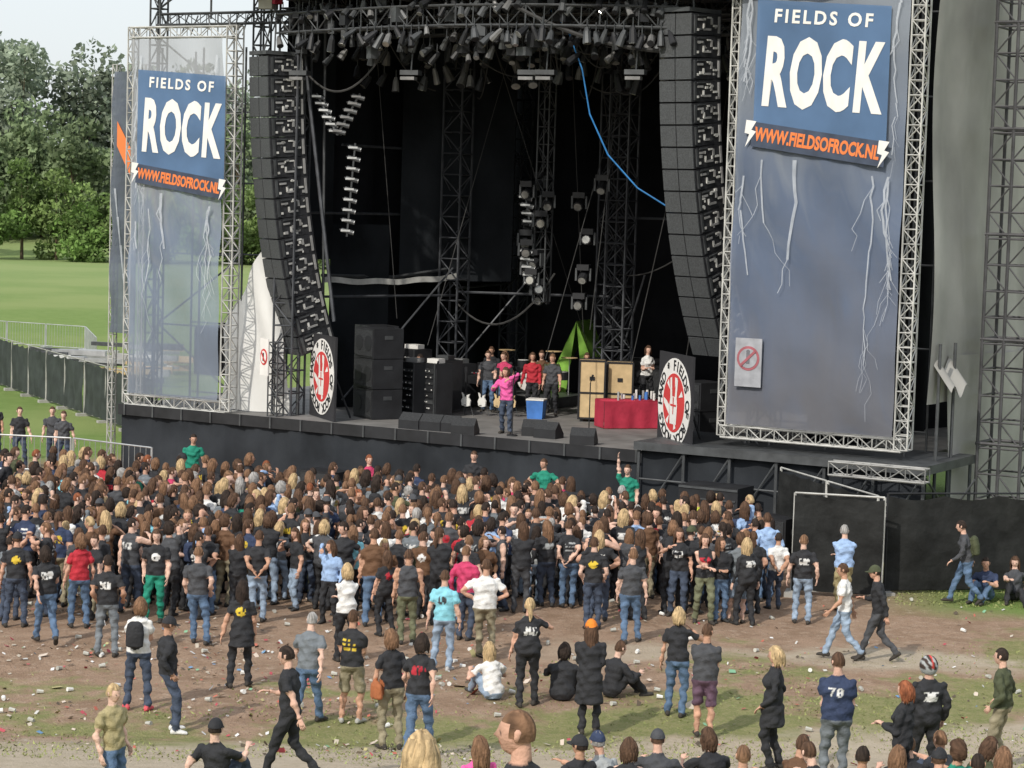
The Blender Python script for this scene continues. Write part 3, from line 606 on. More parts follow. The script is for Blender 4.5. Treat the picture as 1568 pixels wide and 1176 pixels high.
def fastmesh(name,V,F,C,m_,smooth=False):
    me=bpy.data.meshes.new(name); nf=len(F); k=F.shape[1]
    me.vertices.add(len(V)); me.vertices.foreach_set('co',V.astype(np.float32).ravel()); me.loops.add(nf*k); me.loops.foreach_set('vertex_index',F.astype(np.int32).ravel())
    me.polygons.add(nf); me.polygons.foreach_set('loop_start',np.arange(0,nf*k,k,dtype=np.int32)); me.polygons.foreach_set('loop_total',np.full(nf,k,dtype=np.int32))
    me.update(calc_edges=True); ca=me.color_attributes.new('Col','FLOAT_COLOR','POINT'); ca.data.foreach_set('color',C.astype(np.float32).ravel())
    me.materials.append(m_); ob=bpy.data.objects.new(name,me); COL.objects.link(ob); return ob
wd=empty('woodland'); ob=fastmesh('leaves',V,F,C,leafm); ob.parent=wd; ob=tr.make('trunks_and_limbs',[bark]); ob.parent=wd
# ================================================================ GRASS + LITTER
def gza(x,y): return np.where(y<33,(33-np.maximum(y,24))*.13,0)+np.where((y>34),.03*np.sin(x*.7+y*.3)+.03*np.sin(y*.9-x*.4),0)
n_=42000
x=np.random.uniform(-11,13,n_); y=np.random.uniform(30,44,n_); cl=np.sin(x*1.3+y*.7)+np.sin(x*.5-y*1.9)+np.sin(x*2.9+y*2.3)*.6
keep=(y*.16-x*.06+np.random.normal(0,.4,n_)<5.7)&(cl>-.4+np.random.normal(0,.5,n_)); x=x[keep];y=y[keep]
x=np.concatenate([x,np.random.uniform(8,16,7000)]);y=np.concatenate([y,np.random.uniform(46.0,52,7000)]);n_=len(x)
z=gza(x,y)-.005
a=np.random.uniform(0,6.28,n_); w_=np.random.uniform(.010,.025,n_); h_=np.random.uniform(.015,.05,n_)
A=np.stack([x-np.cos(a)*w_,y-np.sin(a)*w_,z],1);B=np.stack([x+np.cos(a)*w_,y+np.sin(a)*w_,z],1);T=np.stack([x+np.random.normal(0,.03,n_),y+np.random.normal(0,.03,n_),z+h_],1)
V=np.stack([A,B,T],1).reshape(-1,3);F=np.arange(n_*3).reshape(-1,3)
cc=np.array([[.21,.24,.09]])*np.random.uniform(.65,1.4,(n_,1))+np.random.uniform(0,.07,(n_,1))*np.array([[1,.8,.4]]); C=np.repeat(np.concatenate([cc,np.ones((n_,1))],1),3,0)
attrm=mat('grass_blades',(0,0,0),.9,0,2,.1,attr='Col'); fastmesh('grass',V,F,C,attrm)
n_=7600
y=np.concatenate([np.random.uniform(36,56,6000),np.random.uniform(31,40,1600)]); x=np.random.uniform(-.235,.235,n_)*y*1.1
clm=np.sin(x*1.1+y*.5)+np.sin(x*.6-y*1.3)
k_=(np.random.rand(n_)<np.where(x<0,1,.3)*np.clip(.6+.35*clm,.12,1))&~((x>7)&(y>47)); x=x[k_];y=y[k_];n_=len(x)
z=gza(x,y)+.025
sz=np.random.uniform(.012,.038,n_)*np.where(np.random.rand(n_)<.04,2.3,1); a=np.random.uniform(0,6.28,n_); as_=np.random.uniform(.4,1.2,n_)
u=np.stack([np.cos(a),np.sin(a),np.random.normal(0,.3,n_)],1)*sz[:,None]; v=np.stack([-np.sin(a),np.cos(a),np.random.normal(0,.5,n_)],1)*(sz*as_)[:,None]; P=np.stack([x,y,z],1)
V=np.stack([P-u-v,P+u-v,P+u*.8+v,P-u+v*.9],1).reshape(-1,3);F=np.arange(n_*4).reshape(-1,4)
pal=np.array([(.65,.65,.65),(.5,.5,.48),(.46,.41,.34),(.45,.14,.1),(.4,.08,.1),(.15,.28,.45),(.45,.4,.2),(.1,.08,.06),(.2,.4,.25),(.55,.47,.4)]); cc=pal[np.random.choice(10,n_,p=[.11,.12,.16,.09,.07,.04,.04,.21,.03,.13])]
fastmesh('litter',V,F,np.repeat(np.concatenate([cc,np.ones((n_,1))],1),4,0),attrm)
e=empty('plastic_cups'); d=MB()
for k in range(150):
    y=R.uniform(33.5,48);x=R.uniform(-.23,.23)*y
    if x>3 and R.random()<.6: continue
    a=R.uniform(0,6.28); zz=float(gza(np.array(x),np.array(y))); d.cyl((x,y,zz+.035),(x+.1*math.cos(a),y+.1*math.sin(a),zz+.045),.028,7,R.choice([0,1,1]),.038)
ob=d.make('cups',[WHT,mat('clear_cup',(.45,.45,.41),.3)]); ob.parent=e
# ================================================================ PEOPLE
SKIN,TORSO,SLEEVE,UPARM,FORE,THIGH,KNEE,SHIN,SHOE,HAIR,EYE,LIP,HAT,BAG,PRB,PRF,SOLE=range(17)
def nrm(v): return v/np.linalg.norm(v)
def loft(rings,n=12):
    ang=np.linspace(0,2*np.pi,n,endpoint=False); V=[]
    for c,ax,ay,rx,ry in rings: V.append(c+np.outer(np.cos(ang)*rx,ax)+np.outer(np.sin(ang)*ry,ay))
    m=len(rings); F=[]
    for i in range(m-1):
        for j in range(n): F.append((i*n+j,i*n+(j+1)%n,(i+1)*n+(j+1)%n,(i+1)*n+j))
    V.append(np.array([rings[0][0],rings[-1][0]])); o=m*n
    for j in range(n): F.append((o,(j+1)%n,j)); F.append((o+1,(m-1)*n+j,(m-1)*n+(j+1)%n))
    return np.vstack(V),F
def limb(p0,p1,rs,ref=np.array([0,1.,.01]),n=10,flat=1):
    d_=p1-p0;L_=np.linalg.norm(d_);d_=d_/L_; ax=nrm(np.cross(d_,ref)); ay=np.cross(d_,ax); rg=[(p0-d_*rs[0]*.7,ax,ay,rs[0]*.5,rs[0]*.5*flat)]
    for i,r in enumerate(rs): rg.append((p0+d_*L_*i/(len(rs)-1),ax,ay,r,r*flat))
    rg.append((p1+d_*rs[-1]*.7,ax,ay,rs[-1]*.5,rs[-1]*.5*flat)); return loft(rg,n)
def ik(a,t,l1,l2,pole):
    d_=t-a;L_=np.linalg.norm(d_); mx=(l1+l2)*.998
    if L_>mx: t=a+d_/L_*mx; L_=mx
    dn=(t-a)/L_; q=(l1*l1-l2*l2+L_*L_)/(2*L_); h=math.sqrt(max(l1*l1-q*q,0)); pl=pole-dn*np.dot(pole,dn); pl=nrm(pl)
    return a+dn*q+pl*h,t
def sphere(nu=24,nv=16):
    V=[];F=[]
    for j in range(nv+1):
        th=math.pi*j/nv
        for i in range(nu): ph=2*math.pi*i/nu; V.append((math.sin(th)*math.cos(ph),math.sin(th)*math.sin(ph),math.cos(th)))
    for j in range(nv):
        for i in range(nu): F.append((j*nu+i,(j+1)*nu+i,(j+1)*nu+(i+1)%nu,j*nu+(i+1)%nu))
    return np.array(V),F
A_=np.array
KINDS={
 'relax':dict(w=[(-.27,.05,.83),(.27,.06,.84)]),
 'pockets':dict(w=[(-.21,.1,.93),(.21,.1,.93)]),
 'crossed':dict(w=[(.10,.22,1.17),(-.10,.24,1.13)]),
 'hips':dict(w=[(-.2,.06,1.02),(.2,.06,1.02)],pole=(1,-.3,0)),
 'front':dict(w=[(-.06,.27,1.12),(.07,.27,1.10)]),
 'drink':dict(w=[(-.27,.05,.84),(.15,.28,1.38)]),
 'phone':dict(w=[(-.12,.3,1.42),(.12,.3,1.42)]),
 'face':dict(w=[(-.26,.06,.86),(.1,.17,1.58)]),
 'raise1':dict(w=[(-.26,.06,.86),(.22,.15,1.95)]),
 'backhands':dict(w=[(-.06,-.16,.95),(.06,-.17,.96)]),
 'bagstrap':dict(w=[(-.14,.17,1.28),(.27,.04,.84)]),
 'walk':dict(w=[(-.25,.27,.90),(.25,-.2,.88)],a=[(-.08,-.32,.17),(.08,.32,.085)],lean=5),
 'walk2':dict(w=[(-.25,-.2,.88),(.15,.28,1.1)],a=[(-.07,.30,.085),(.07,-.33,.19)],lean=6),
 'bend':dict(w=[(-.18,.35,.9),(.18,.35,.9)],lean=25),
 'sit':dict(pel=.12,w=[(-.2,.42,.45),(.2,.42,.43)],a=[(-.12,.62,.06),(.14,.56,.06)],lean=12),
 'sit2':dict(pel=.12,w=[(-.22,-.25,.12),(.1,.4,.5)],a=[(-.2,.75,.06),(.16,.5,.06)],lean=-10),
 'sing':dict(w=[(-.10,.22,1.45),(.30,.25,1.2)],a=[(-.12,.1,.085),(.14,-.12,.085)],lean=8),
}
class Fig: pass
def build_src(kind,fem=False,hair='short',shorts=False,coat=0,bag=None,hat=None,long=False,rng=R,fat=1.0,headyaw=0,headpitch=0):
    K=KINDS[kind]; f=Fig(); parts=[]; srcV=[];srcF=[]
    def add(vf):
        o=sum(len(v) for v in srcV); srcV.append(vf[0]); srcF.extend([tuple(i+o for i in q) for q in vf[1]])
    pz=K.get('pel',.93); shift=rng.uniform(-.03,.03) if pz>.5 else 0; pel=A_([shift,0,pz]); lean=math.radians(K.get('lean',0)+rng.uniform(-3,5)); tw=rng.uniform(-.3,.3); sl_=rng.uniform(-.03,.03)-shift*1.2
    td=nrm(A_([sl_,math.sin(lean),math.cos(lean)])); sx=A_([math.cos(tw),math.sin(tw),0]); sy=nrm(np.cross(td,sx)); sx0=A_([1.,0,0]); sy0=nrm(np.cross(td,sx0))
    shw=.165 if fem else .19; wa=.84 if fem else 1
    prof=[(-.11,.11,.085),(-.05,.168,.122),(.04,.172,.122),(.10,.165,.118),(.18,(.132 if fem else .152),.105),(.30,.158*wa+.012,.118),(.40,.178*wa,.112),(.455,.165*wa,.088),(.495,.105,.07),(.53,.062,.058),(.60,.054,.056),(.66,.05,.05)]
    rg=[]
    for h,rx,ry in prof:
        k=fat if h<.45 else 1; t=max(0,min(1,h/.4)); ax=nrm(sx0*(1-t)+sx*t); ay=nrm(np.cross(td,ax)); off=ay*( .02 if (fem and .28<h<.42) else 0)
        bulk=.012 if (.0<h<.47) else 0
        rg.append((pel+td*h+off,ax,ay,rx*k+bulk,ry*k+bulk+(.02 if fem and h==.30 else 0)))
    add(loft(rg,16))
    def tp(x,y,h): return pel+td*h+sx*x+sy*y
    f.wr=[]
    for i,s_ in((0,-1),(1,1)):
        sh=tp(s_*shw,0,.43); w=A_(K['w'][i])+np.random.normal(0,.022,3)
        if pz>.5 and K.get('lean',0)<20: w=w+A_([0,math.sin(lean)*.3,0])
        po=K.get('pole'); pole=A_([s_*po[0],po[1],po[2]]) if po else A_([s_*.45,-1.,-.35])
        el,w=ik(sh,w,.285,.25,pole); tk=.85 if fem else 1.0
        mid=sh+(el-sh)*.62
        if long or coat:
            add(limb(sh,el,[.064*tk,.060*tk,.052*tk])); add(limb(el,w,[.052*tk,.047,.038]))
        else:
            add(limb(sh,mid,[.060*tk,.062*tk,.063*tk])); add(limb(sh,el,[.055*tk,.047*tk,.041*tk])); add(limb(el,w,[.041*tk,.040*tk,.026]))
        parts.append((sh,el,.058,.05,'UA')); parts.append((el,w,.045,.03,'FA')); f.wr.append((w,nrm(w-el),s_))
    aT=K.get('a',[(-.12+rng.uniform(-.05,.04),rng.uniform(-.12,.12),.085),(.12+rng.uniform(-.04,.05),rng.uniform(-.12,.12),.085)])
    for i,s_ in((0,-1),(1,1)):
        hp=pel+A_([s_*.088,0,-.02]); an=A_(aT[i]); kn,an=ik(hp,an,.43,.42,A_([s_*.12,1.,.25])); 
        if shorts:
            add(limb(hp,hp+(kn-hp)*.98,[.098*fat,.088,.088])); add(limb(hp,kn,[.09,.075,.058])); add(limb(kn,an,[.055,.058,.048,.036]))
        else: add(limb(hp,kn,[.098*fat,.086,.068])); add(limb(kn,an,[.066,.064,.058,.060]))
        parts.append((hp,kn,.09,.07,'TH')); parts.append((kn,an,.06,.05,'SH'))
        fd=nrm(A_([s_*rng.uniform(.1,.45),1.,0])) ; up=A_([0,0,1.])
        if pz<.5: fd=nrm(A_([s_*.1,.9,.15]))
        elif an[2]>.12: fd=nrm(fd+A_([0,0,-.7]))
        sxx=nrm(np.cross(fd,up)); uu=np.cross(sxx,fd); base=an-A_([0,0,.045])
        rgs=[(base-fd*.085,sxx,uu,.025,.03),(base-fd*.07,sxx,uu,.038,.042),(base,sxx,uu,.042,.05),(base+fd*.07,sxx,uu,.046,.038),(base+fd*.14,sxx,uu,.044,.030),(base+fd*.175,sxx,uu,.03,.02)]
        rgs=[(c-uu*(.04-r2)*.9 if k_>1 else c,a1,a2,r1,r2) for k_,(c,a1,a2,r1,r2) in enumerate(rgs)]
        add(loft(rgs,10)); parts.append((base-fd*.05,base+fd*.15,.045,.035,'SO'))
    if coat:
        hem=-coat; add(loft([(pel+td*.12,sx0,sy0,.168,.13),(pel+A_([0,0,-.05]),sx0,A_([0,1.,0]),.195,.155),(pel+A_([0,0,hem*.6]),sx0,A_([0,1.,0]),.205,.165),(pel+A_([0,0,hem]),sx0,A_([0,1.,0]),.215,.175)],18))
    if bag=='backpack':
        c=tp(0,-.2,.27); add(loft([(c-td*.2,sx,sy,.10,.05),(c-td*.18,sx,sy,.14,.08),(c,sx,sy,.15,.095),(c+td*.15,sx,sy,.13,.08),(c+td*.2,sx,sy,.08,.04)],12)); parts.append((c-td*.12,c+td*.12,.14,.12,'BG'))
    if bag=='shoulder':
        c=tp(-.26,-.03,-.02); add(loft([(c-td*.15,sy,sx,.12,.04),(c-td*.13,sy,sx,.17,.07),(c+td*.05,sy,sx,.15,.06),(c+td*.12,sy,sx,.06,.02)],12)); parts.append((c-td*.08,c+td*.05,.11,.11,'BG'))
    f.V=np.vstack(srcV);f.F=srcF;f.parts=parts;f.pel=pel;f.td=td;f.sx=sx;f.sy=sy;f.prof=prof;f.fem=fem;f.hair=hair;f.shorts=shorts;f.coat=coat;f.hat=hat;f.hy=headyaw;f.hp=headpitch;f.fat=fat;f.pz=pz;f.seed=rng.random()*100
    f.hc=pel+td*.685+A_([0,.025,.0]); f.long=long; return f
SPV,SPF=sphere(28,20)
def rngu(f,a,b): return a+(b-a)*((f.seed*7.13)%1)
def head_arrays(f,hi):
    out=[]
    s=SPV; x,y,z=s[:,0],s[:,1],s[:,2]
    P=np.stack([x*.077,y*.097,z*.122],1)
    jaw=np.clip(-z,0,1); P[:,0]*=1-.30*jaw**1.2; P[:,1]*=np.where(y<0,1-.35*jaw,1-.08*jaw)
    P[:,1]+=np.where(y>0,.012*np.exp(-((z+.75)/.2)**2)*np.exp(-(x/.35)**2),0)
    P[:,1]+=np.where(y>0,.030*np.exp(-((z+.12)/.13)**2)*np.exp(-(x/.14)**2)+.006*np.exp(-((z-.22)/.1)**2)*np.exp(-(x/.5)**2),0)
    P[:,1]-=np.where(y>0,.010*np.exp(-((z-.06)/.1)**2)*np.exp(-((np.abs(x)-.36)/.16)**2),0)
    P[:,1]+=np.where(y>0,.007*np.exp(-((z+.42)/.08)**2)*np.exp(-(x/.28)**2),0)
    lab=np.full(len(P),SKIN)
    fr=y>.3
    lab[fr&(np.abs(z-.06)<.07)&(np.abs(np.abs(x)-.37)<.11)]=EYE
    lab[fr&(np.abs(z+.42)<.07)&(np.abs(x)<.27)]=LIP
    lab[fr&(np.abs(z-.24)<.045)&(np.abs(np.abs(x)-.37)<.2)]=HAIR
    out.append((P,SPF,lab))
    for s_ in(-1,1):
        V,F=loft([(A_([s_*.070,-.005,-.035]),A_([0,1.,0]),A_([s_*1.,0,0]),.010,.010),(A_([s_*.076,-.006,-.01]),A_([0,1.,0]),A_([s_*1.,0,0]),.017,.014),(A_([s_*.078,-.01,.02]),A_([0,1.,0]),A_([s_*1.,0,0]),.02,.013),(A_([s_*.074,-.008,.035]),A_([0,1.,0]),A_([s_*1.,0,0]),.01,.006)],8)
        out.append((V,F,np.full(len(V),SKIN)))
    hk=f.hair
    if hk!='bald':
        m={'short':1.06,'buzz':1.02,'medium':1.11,'long':1.09,'pony':1.07,'curly':1.24}[hk]
        lowb={'short':-.35,'buzz':-.3,'medium':-.75,'long':-.8,'pony':-.35,'curly':-.7}[hk]
        ph=np.arctan2(y,x); sd=f.seed
        rnd=np.random.RandomState(int(sd*100)).uniform(-1,1,len(s))
        nz=.03*np.sin(ph*5+sd+z*3)+.02*np.sin(ph*11+z*6+sd)+.028*rnd+ (.05*np.sin(ph*9+z*13+sd)+.05*rnd if hk=='curly' else 0)
        Q=np.stack([x*.080,y*.098-.004,z*.120+.004],1)*(m+nz*(1 if hk!='buzz' else .15))[:,None]
        faces=[]
        for q in SPF:
            c=s[list(q)].mean(0); face=c[1]>.38-.25*max(0,-c[2]) and c[2]<.52-.12*abs(c[0])
            if face: continue
            if c[2]<lowb: continue
            if c[2]<-.15 and c[1]>.1 and hk in('short','buzz','pony'): continue
            faces.append(q)
        out.append((Q,faces,np.full(len(Q),HAIR)))
        if hk in('long','medium','pony'):
            Lh={'long':rngu(f,.24,.36),'medium':.15,'pony':.28}[hk]
            if hk=='pony':
                rg=[]
                for i in range(9):
                    t=i/8; rg.append((A_([.008*math.sin(t*6+f.seed),-.09-.04*math.sin(t*2),.05-t*.28]),A_([1.,0,0]),A_([0,1.,0]),max(.03+.018*math.sin(t*3)-.02*t,.012),.025))
                V,F=loft(rg,12); out.append((V,F,np.full(len(V),HAIR)))
            else: # many overlapping locks falling from the crown around the back and sides
                rs=np.random.RandomState(int(sd*77)+1); nl=26
                for k in range(nl):
                    a=math.pi*.93+ (math.pi*1.14)*(k+rs.uniform(-.4,.4))/(nl-1)
                    L_=Lh*rs.uniform(.75,1.1); rg=[]; wv=rs.uniform(0,6)
                    for i in range(7):
                        t=i/6; rad=.88+.22*min(1,t*2)-.10*t*t; cx=math.cos(a)*.088*rad+.006*math.sin(t*7+wv); cy=math.sin(a)*.098*rad-.012-.02*t+.004*math.sin(t*9+wv*2); zz=.07-t*(L_+.07)
                        if i==0: cx*=.75;cy*=.75;zz=.09
                        r_=(.017+.006*math.sin(t*3.1))*(1-.75*t**3); rg.append((A_([cx,cy,zz]),A_([-math.sin(a),math.cos(a),0]),A_([math.cos(a),math.sin(a),0]),r_*1.25,r_*.8))
                    V,F=loft(rg,6); out.append((V,F,np.full(len(V),HAIR)))
    if f.hat in('cap','beanie'):
        m={'cap':1.16,'beanie':1.2}[f.hat]; zb={'cap':.12,'beanie':.05}[f.hat]
        Q=np.stack([x*.081,y*.101,z*.118],1)*m; 
        faces=[q for q in SPF if s[list(q)].mean(0)[2]>zb]
        out.append((Q,faces,np.full(len(Q),HAT)))
        if f.hat=='cap':
            V=[];F=[];k=9
            for i in range(k+1):
                a=math.pi*i/k; V+= [(math.cos(a)*.085,.04+math.sin(a)*.06,.022),(math.cos(a)*.08,.05+math.sin(a)*.135,.008)]
            for i in range(k): F.append((2*i,2*i+2,2*i+3,2*i+1))
            V=A_(V); n=len(V); V2=V-A_([0,0,.006]); out.append((np.vstack([V,V2]),F+[tuple(j+n for j in q[::-1]) for q in F],np.full(2*n,HAT)))
    if f.hat=='helmet':
        Q=np.stack([x*.12,y*.145,z*.14+.01],1); faces=[q for q in SPF if not(s[list(q)].mean(0)[1]>.45 and s[list(q)].mean(0)[2]<.35) and s[list(q)].mean(0)[2]>-.75]; lb=np.where((np.abs(np.sin(x*5+z*3))<.55)|(z<-.2),HAT,EYE); lb[(np.abs(x)<.12)&(z>0)]=SOLE; out.append((Q,faces,lb))
    Rm=np.array((Matrix.Rotation(f.hy,3,'Z')@Matrix.Rotation(f.hp,3,'X')))
    return [(V@Rm.T+f.hc,F,l) for V,F,l in out]
def hand_arrays(w,d_,s_,curl=.5):
    out=[]; side=nrm(np.cross(d_,A_([0,.3,1.]) if abs(d_[2])<.7 else A_([s_*1.,0,0]))); pn=nrm(np.cross(d_,side))
    V,F=loft([(w-d_*.02,side,pn,.022,.018),(w+d_*.02,side,pn,.03,.015),(w+d_*.06,side,pn,.040,.014),(w+d_*.085,side,pn,.038,.012),(w+d_*.092,side,pn,.03,.008)],8); out.append((V,F))
    for k,(o,L_) in enumerate(((-.029,.058),(-.010,.070),(.010,.075),(.029,.068))):
        b=w+d_*.080+side*o; d1=nrm(d_+pn*curl*.5); d2=nrm(d_+pn*curl*1.5); m=b+d1*L_*.55; e=m+d2*L_*.5
        V,F=loft([(b-d_*.01,side,pn,.008,.008),(b,side,pn,.0092,.009),(m,side,nrm(np.cross(d1,side)),.0085,.0085),(e,side,nrm(np.cross(d2,side)),.007,.007)],6); out.append((V,F))
    b=w+d_*.025+side*.028; d1=nrm(d_*.7+side*.8+pn*.25); m=b+d1*.035; d2=nrm(d_+side*.25+pn*.4); e=m+d2*.035
    ay=nrm(np.cross(d1,pn)); V,F=loft([(b-d1*.01,pn,ay,.011,.011),(m,pn,ay,.0105,.010),(e,pn,ay,.008,.008)],6); out.append((V,F))
    return [(V,F,np.full(len(V),SKIN)) for V,F in out]
def finish(f,V,F,hi):
    N_=len(V); D=[];T=[];names=[]
    for p0,p1,r0,r1,nm in f.parts:
        d_=p1-p0; t=np.clip(((V-p0)@d_)/(d_@d_),0,1); c=p0+t[:,None]*d_; D.append(np.linalg.norm(V-c,axis=1)-(r0+(r1-r0)*t)); T.append(t); names.append(nm)
    h=(V-f.pel)@f.td; hs=A_([p[0] for p in f.prof]); rx=np.interp(h,hs,[p[1]*f.fat for p in f.prof]);ry=np.interp(h,hs,[p[2]*f.fat for p in f.prof])
    q=V-f.pel-h[:,None]*f.td; qx=q@f.sx;qy=q@f.sy; dt=(np.sqrt((qx/rx)**2+(qy/ry)**2)-1)*np.minimum(rx,ry)+np.maximum(0,-h-.12)+np.maximum(0,h-.66); D.append(dt);T.append(h);names.append('TO')
    D=A_(D);T=A_(T); k=D.argmin(0); t=T[k,np.arange(N_)]; nm=A_(names)[k]; lab=np.full(N_,SKIN)
    hem=-.03
    to=nm=='TO'; lab[to]=TORSO; lab[to&(h<hem)]=THIGH; lab[to&(h>.535)]=SKIN
    lab[(nm=='UA')&(t<.62)]=SLEEVE; lab[(nm=='UA')&(t>=.62)]=UPARM; lab[(nm=='FA')&(t<.97)]=FORE
    th=nm=='TH'; lab[th]=THIGH; lab[th&(h>hem)&(f.pz>.5)]=TORSO; lab[nm=='SH']=SHIN; lab[(nm=='SH')&(t<.12)]=KNEE; lab[nm=='SO']=SHOE; lab[nm=='BG']=BAG
    if f.coat: lab[(V[:,2]>f.pz-f.coat-.01)&np.isin(lab,[THIGH,SHIN,KNEE])]=TORSO
    sd=f.seed
    pr=(lab==TORSO)&(np.abs(qx)<.115)&(h>.2)&(h<.41); lab[pr&(qy<-.03)]=PRB; lab[pr&(qy>.03)]=PRF
    cloth=~np.isin(lab,[SKIN,SHOE,BAG])
    amp=np.where(cloth,.0085,0)
    x,y,z=V.T; w=np.sin(z*34+x*16+2*np.sin(x*15+sd)+sd)+.8*np.sin(z*21-x*28+y*23+sd*2)+.5*np.sin(z*58+y*30-x*11+sd)
    dirs=np.zeros_like(V)
    for i,(p0,p1,r0,r1,_) in enumerate(f.parts):
        mk=k==i
        if mk.any(): dirs[mk]=V[mk]-(p0+T[i][mk][:,None]*(p1-p0))
    dirs[to]=q[to]; ln=np.linalg.norm(dirs,axis=1); dirs/=np.maximum(ln,1e-5)[:,None]
    V=V+dirs*(amp*w)[:,None]
    AV=[V];AL=[lab];AF=[tuple(int(a) for a in q) for q in F]; AQ=[np.stack([qx,h,x*0],1)]
    o=len(V)
    ex=head_arrays(f,hi)
    for w_,d_,s_ in f.wr: ex+=hand_arrays(w_,d_,s_,R.uniform(.4,.9))
    for v,ff,l in ex:
        AV.append(v);AL.append(l);AF+= [tuple(i+o for i in q) for q in ff]; AQ.append(np.zeros((len(v),3))); o+=len(v)
    f.MV=np.vstack(AV);f.ML=np.concatenate(AL);f.MF=AF;f.MQ=np.vstack(AQ)
def colorize(f,o):
    C=np.zeros((len(f.MV),3)); L_=f.ML
    sk=A_(o['skin']); sh=A_(o['shirt']); pa=A_(o['pants']); sl=o.get('sleeve','short')
    mp={SKIN:sk,TORSO:sh,SLEEVE:sh if sl!='none' else sk,UPARM:sh if sl=='long' else sk,FORE:sh if sl=='long' else sk,THIGH:pa,KNEE:pa if not f.shorts else sk,SHIN:sk if f.shorts else pa,SHOE:A_(o.get('shoe',(.04,.04,.04))),HAIR:A_(o['hair']),EYE:A_((.05,.035,.03)),LIP:sk*A_((.75,.5,.5)),HAT:A_(o.get('hat',(.02,.02,.02))),BAG:A_(o.get('bag',(.05,.06,.05))),PRB:sh,PRF:sh,SOLE:A_((.5,.05,.04))}
    for k,c in mp.items(): C[L_==k]=c
    pc=o.get('print')
    if pc is not None:
        zn=PRB if o.get('pside','b')=='b' else PRF; m=(L_==zn); q=f.MQ
        st=o.get('pstyle',0); sx_=np.floor(q[:,0]/.028);sz_=np.floor(q[:,1]/(.035 if st else .05)); hs=np.modf(np.abs(np.sin(sx_*12.9+sz_*78.2+f.seed)*43758.5))[0]
        if st==1: on=(hs>.3)&(np.mod(sz_,2)==0)
        elif st==2: on=(np.sqrt((q[:,0]/.085)**2+((q[:,1]-.31)/.075)**2)<1)&(hs>.2)
        elif st==3:
            X=q[:,0]; Z=q[:,1]; inb=(Z>.27)&(Z<.39)
            seven=((X>-.095)&(X<-.01)&(Z>.365)&inb)|((np.abs(X-(-.075+(Z-.27)*.5))<.014)&inb)
            ell=np.sqrt(((X-.055)/.04)**2+((Z-.33)/.06)**2); eight=(ell<1)&~((np.abs(X-.055)<.014)&((np.abs(Z-.305)<.014)|(np.abs(Z-.357)<.012)))
            on=seven|eight
        else: on=(hs>.35)&(np.abs(q[:,0])<.10)&(q[:,1]>.24)&(q[:,1]<.37)
        C[m&on]=A_(pc)
    hm=L_==HAIR; rx_=f.MV-f.hc; an=np.arctan2(rx_[:,1],rx_[:,0]); s=.30*np.sin(an*21+np.sin(rx_[:,2]*35)*1.5+f.seed)+.18*np.sin(an*47+f.seed)+.15*np.sin(rx_[:,2]*30+an*3); C[hm]*= (1+s[hm])[:,None]
    lum=1+.12*np.sin(f.MV[:,2]*17+f.seed)*np.sin(f.MV[:,0]*13); pm=np.isin(L_,[THIGH,SHIN]); C[pm]*=lum[pm][:,None]
    return np.concatenate([np.clip(C,0,1),np.ones((len(C),1))],1)
bodym=mat('clothes_and_skin',(0,0,0),.8,0,9,.16,.35,28,spec=.25,attr='Col')
def mesh_of(f,o,name):
    me=bpy.data.meshes.new(name); me.from_pydata(f.MV.tolist(),[],f.MF); me.polygons.foreach_set('use_smooth',[True]*len(f.MF))
    ca=me.color_attributes.new('Col','FLOAT_COLOR','POINT'); ca.data.foreach_set('color',colorize(f,o).astype(np.float32).ravel()); me.materials.append(bodym); me.update(); return me
def remesh_all(figs,vox):
    obs=[]
    for f in figs:
        me=bpy.data.meshes.new('t'); me.from_pydata(f.V.tolist(),[],f.F); ob=bpy.data.objects.new('t',me); COL.objects.link(ob)
        m=ob.modifiers.new('r','REMESH'); m.mode='VOXEL'; m.voxel_size=vox; m.use_smooth_shade=True
        s_=ob.modifiers.new('s','SMOOTH'); s_.factor=.5; s_.iterations=2; obs.append(ob)
    dg=bpy.context.evaluated_depsgraph_get()
    for f,ob in zip(figs,obs):
        ev=ob.evaluated_get(dg); me=ev.to_mesh(); n=len(me.vertices); V=np.empty(n*3,np.float32); me.vertices.foreach_get('co',V); F=[tuple(p.vertices) for p in me.polygons]
        finish(f,V.reshape(-1,3).astype(float),F,True); ev.to_mesh_clear()
    for ob in obs: m=ob.data; bpy.data.objects.remove(ob); bpy.data.meshes.remove(m)
c_=dict(black=(.029,.030,.034),char=(.065,.068,.076),navy=(.035,.05,.10),white=(.70,.70,.69),red=(.42,.03,.045),pink=(.75,.12,.36),salmon=(.5,.05,.13),green=(.02,.22,.15),jeans=(.10,.16,.26),ljeans=(.27,.35,.46),khaki=(.27,.24,.165),grey=(.16,.18,.20),camo=(.15,.16,.10),yellow=(.65,.7,.08),lblue=(.30,.43,.66),tan=(.36,.31,.17),brown=(.13,.07,.04),djeans=(.055,.072,.11),olive=(.07,.08,.045),orange=(.75,.22,.03),purple=(.13,.08,.12),lgrey=(.37,.39,.40),turq=(.23,.55,.65),gold=(.65,.47,.05))
HC=dict(dark=(.028,.019,.015),brown=(.08,.045,.028),lb=(.17,.095,.055),blond=(.43,.31,.17),ginger=(.22,.075,.035),grey=(.3,.29,.28))
skins=[(.56,.33,.24),(.62,.39,.30),(.50,.29,.20),(.66,.44,.35)]
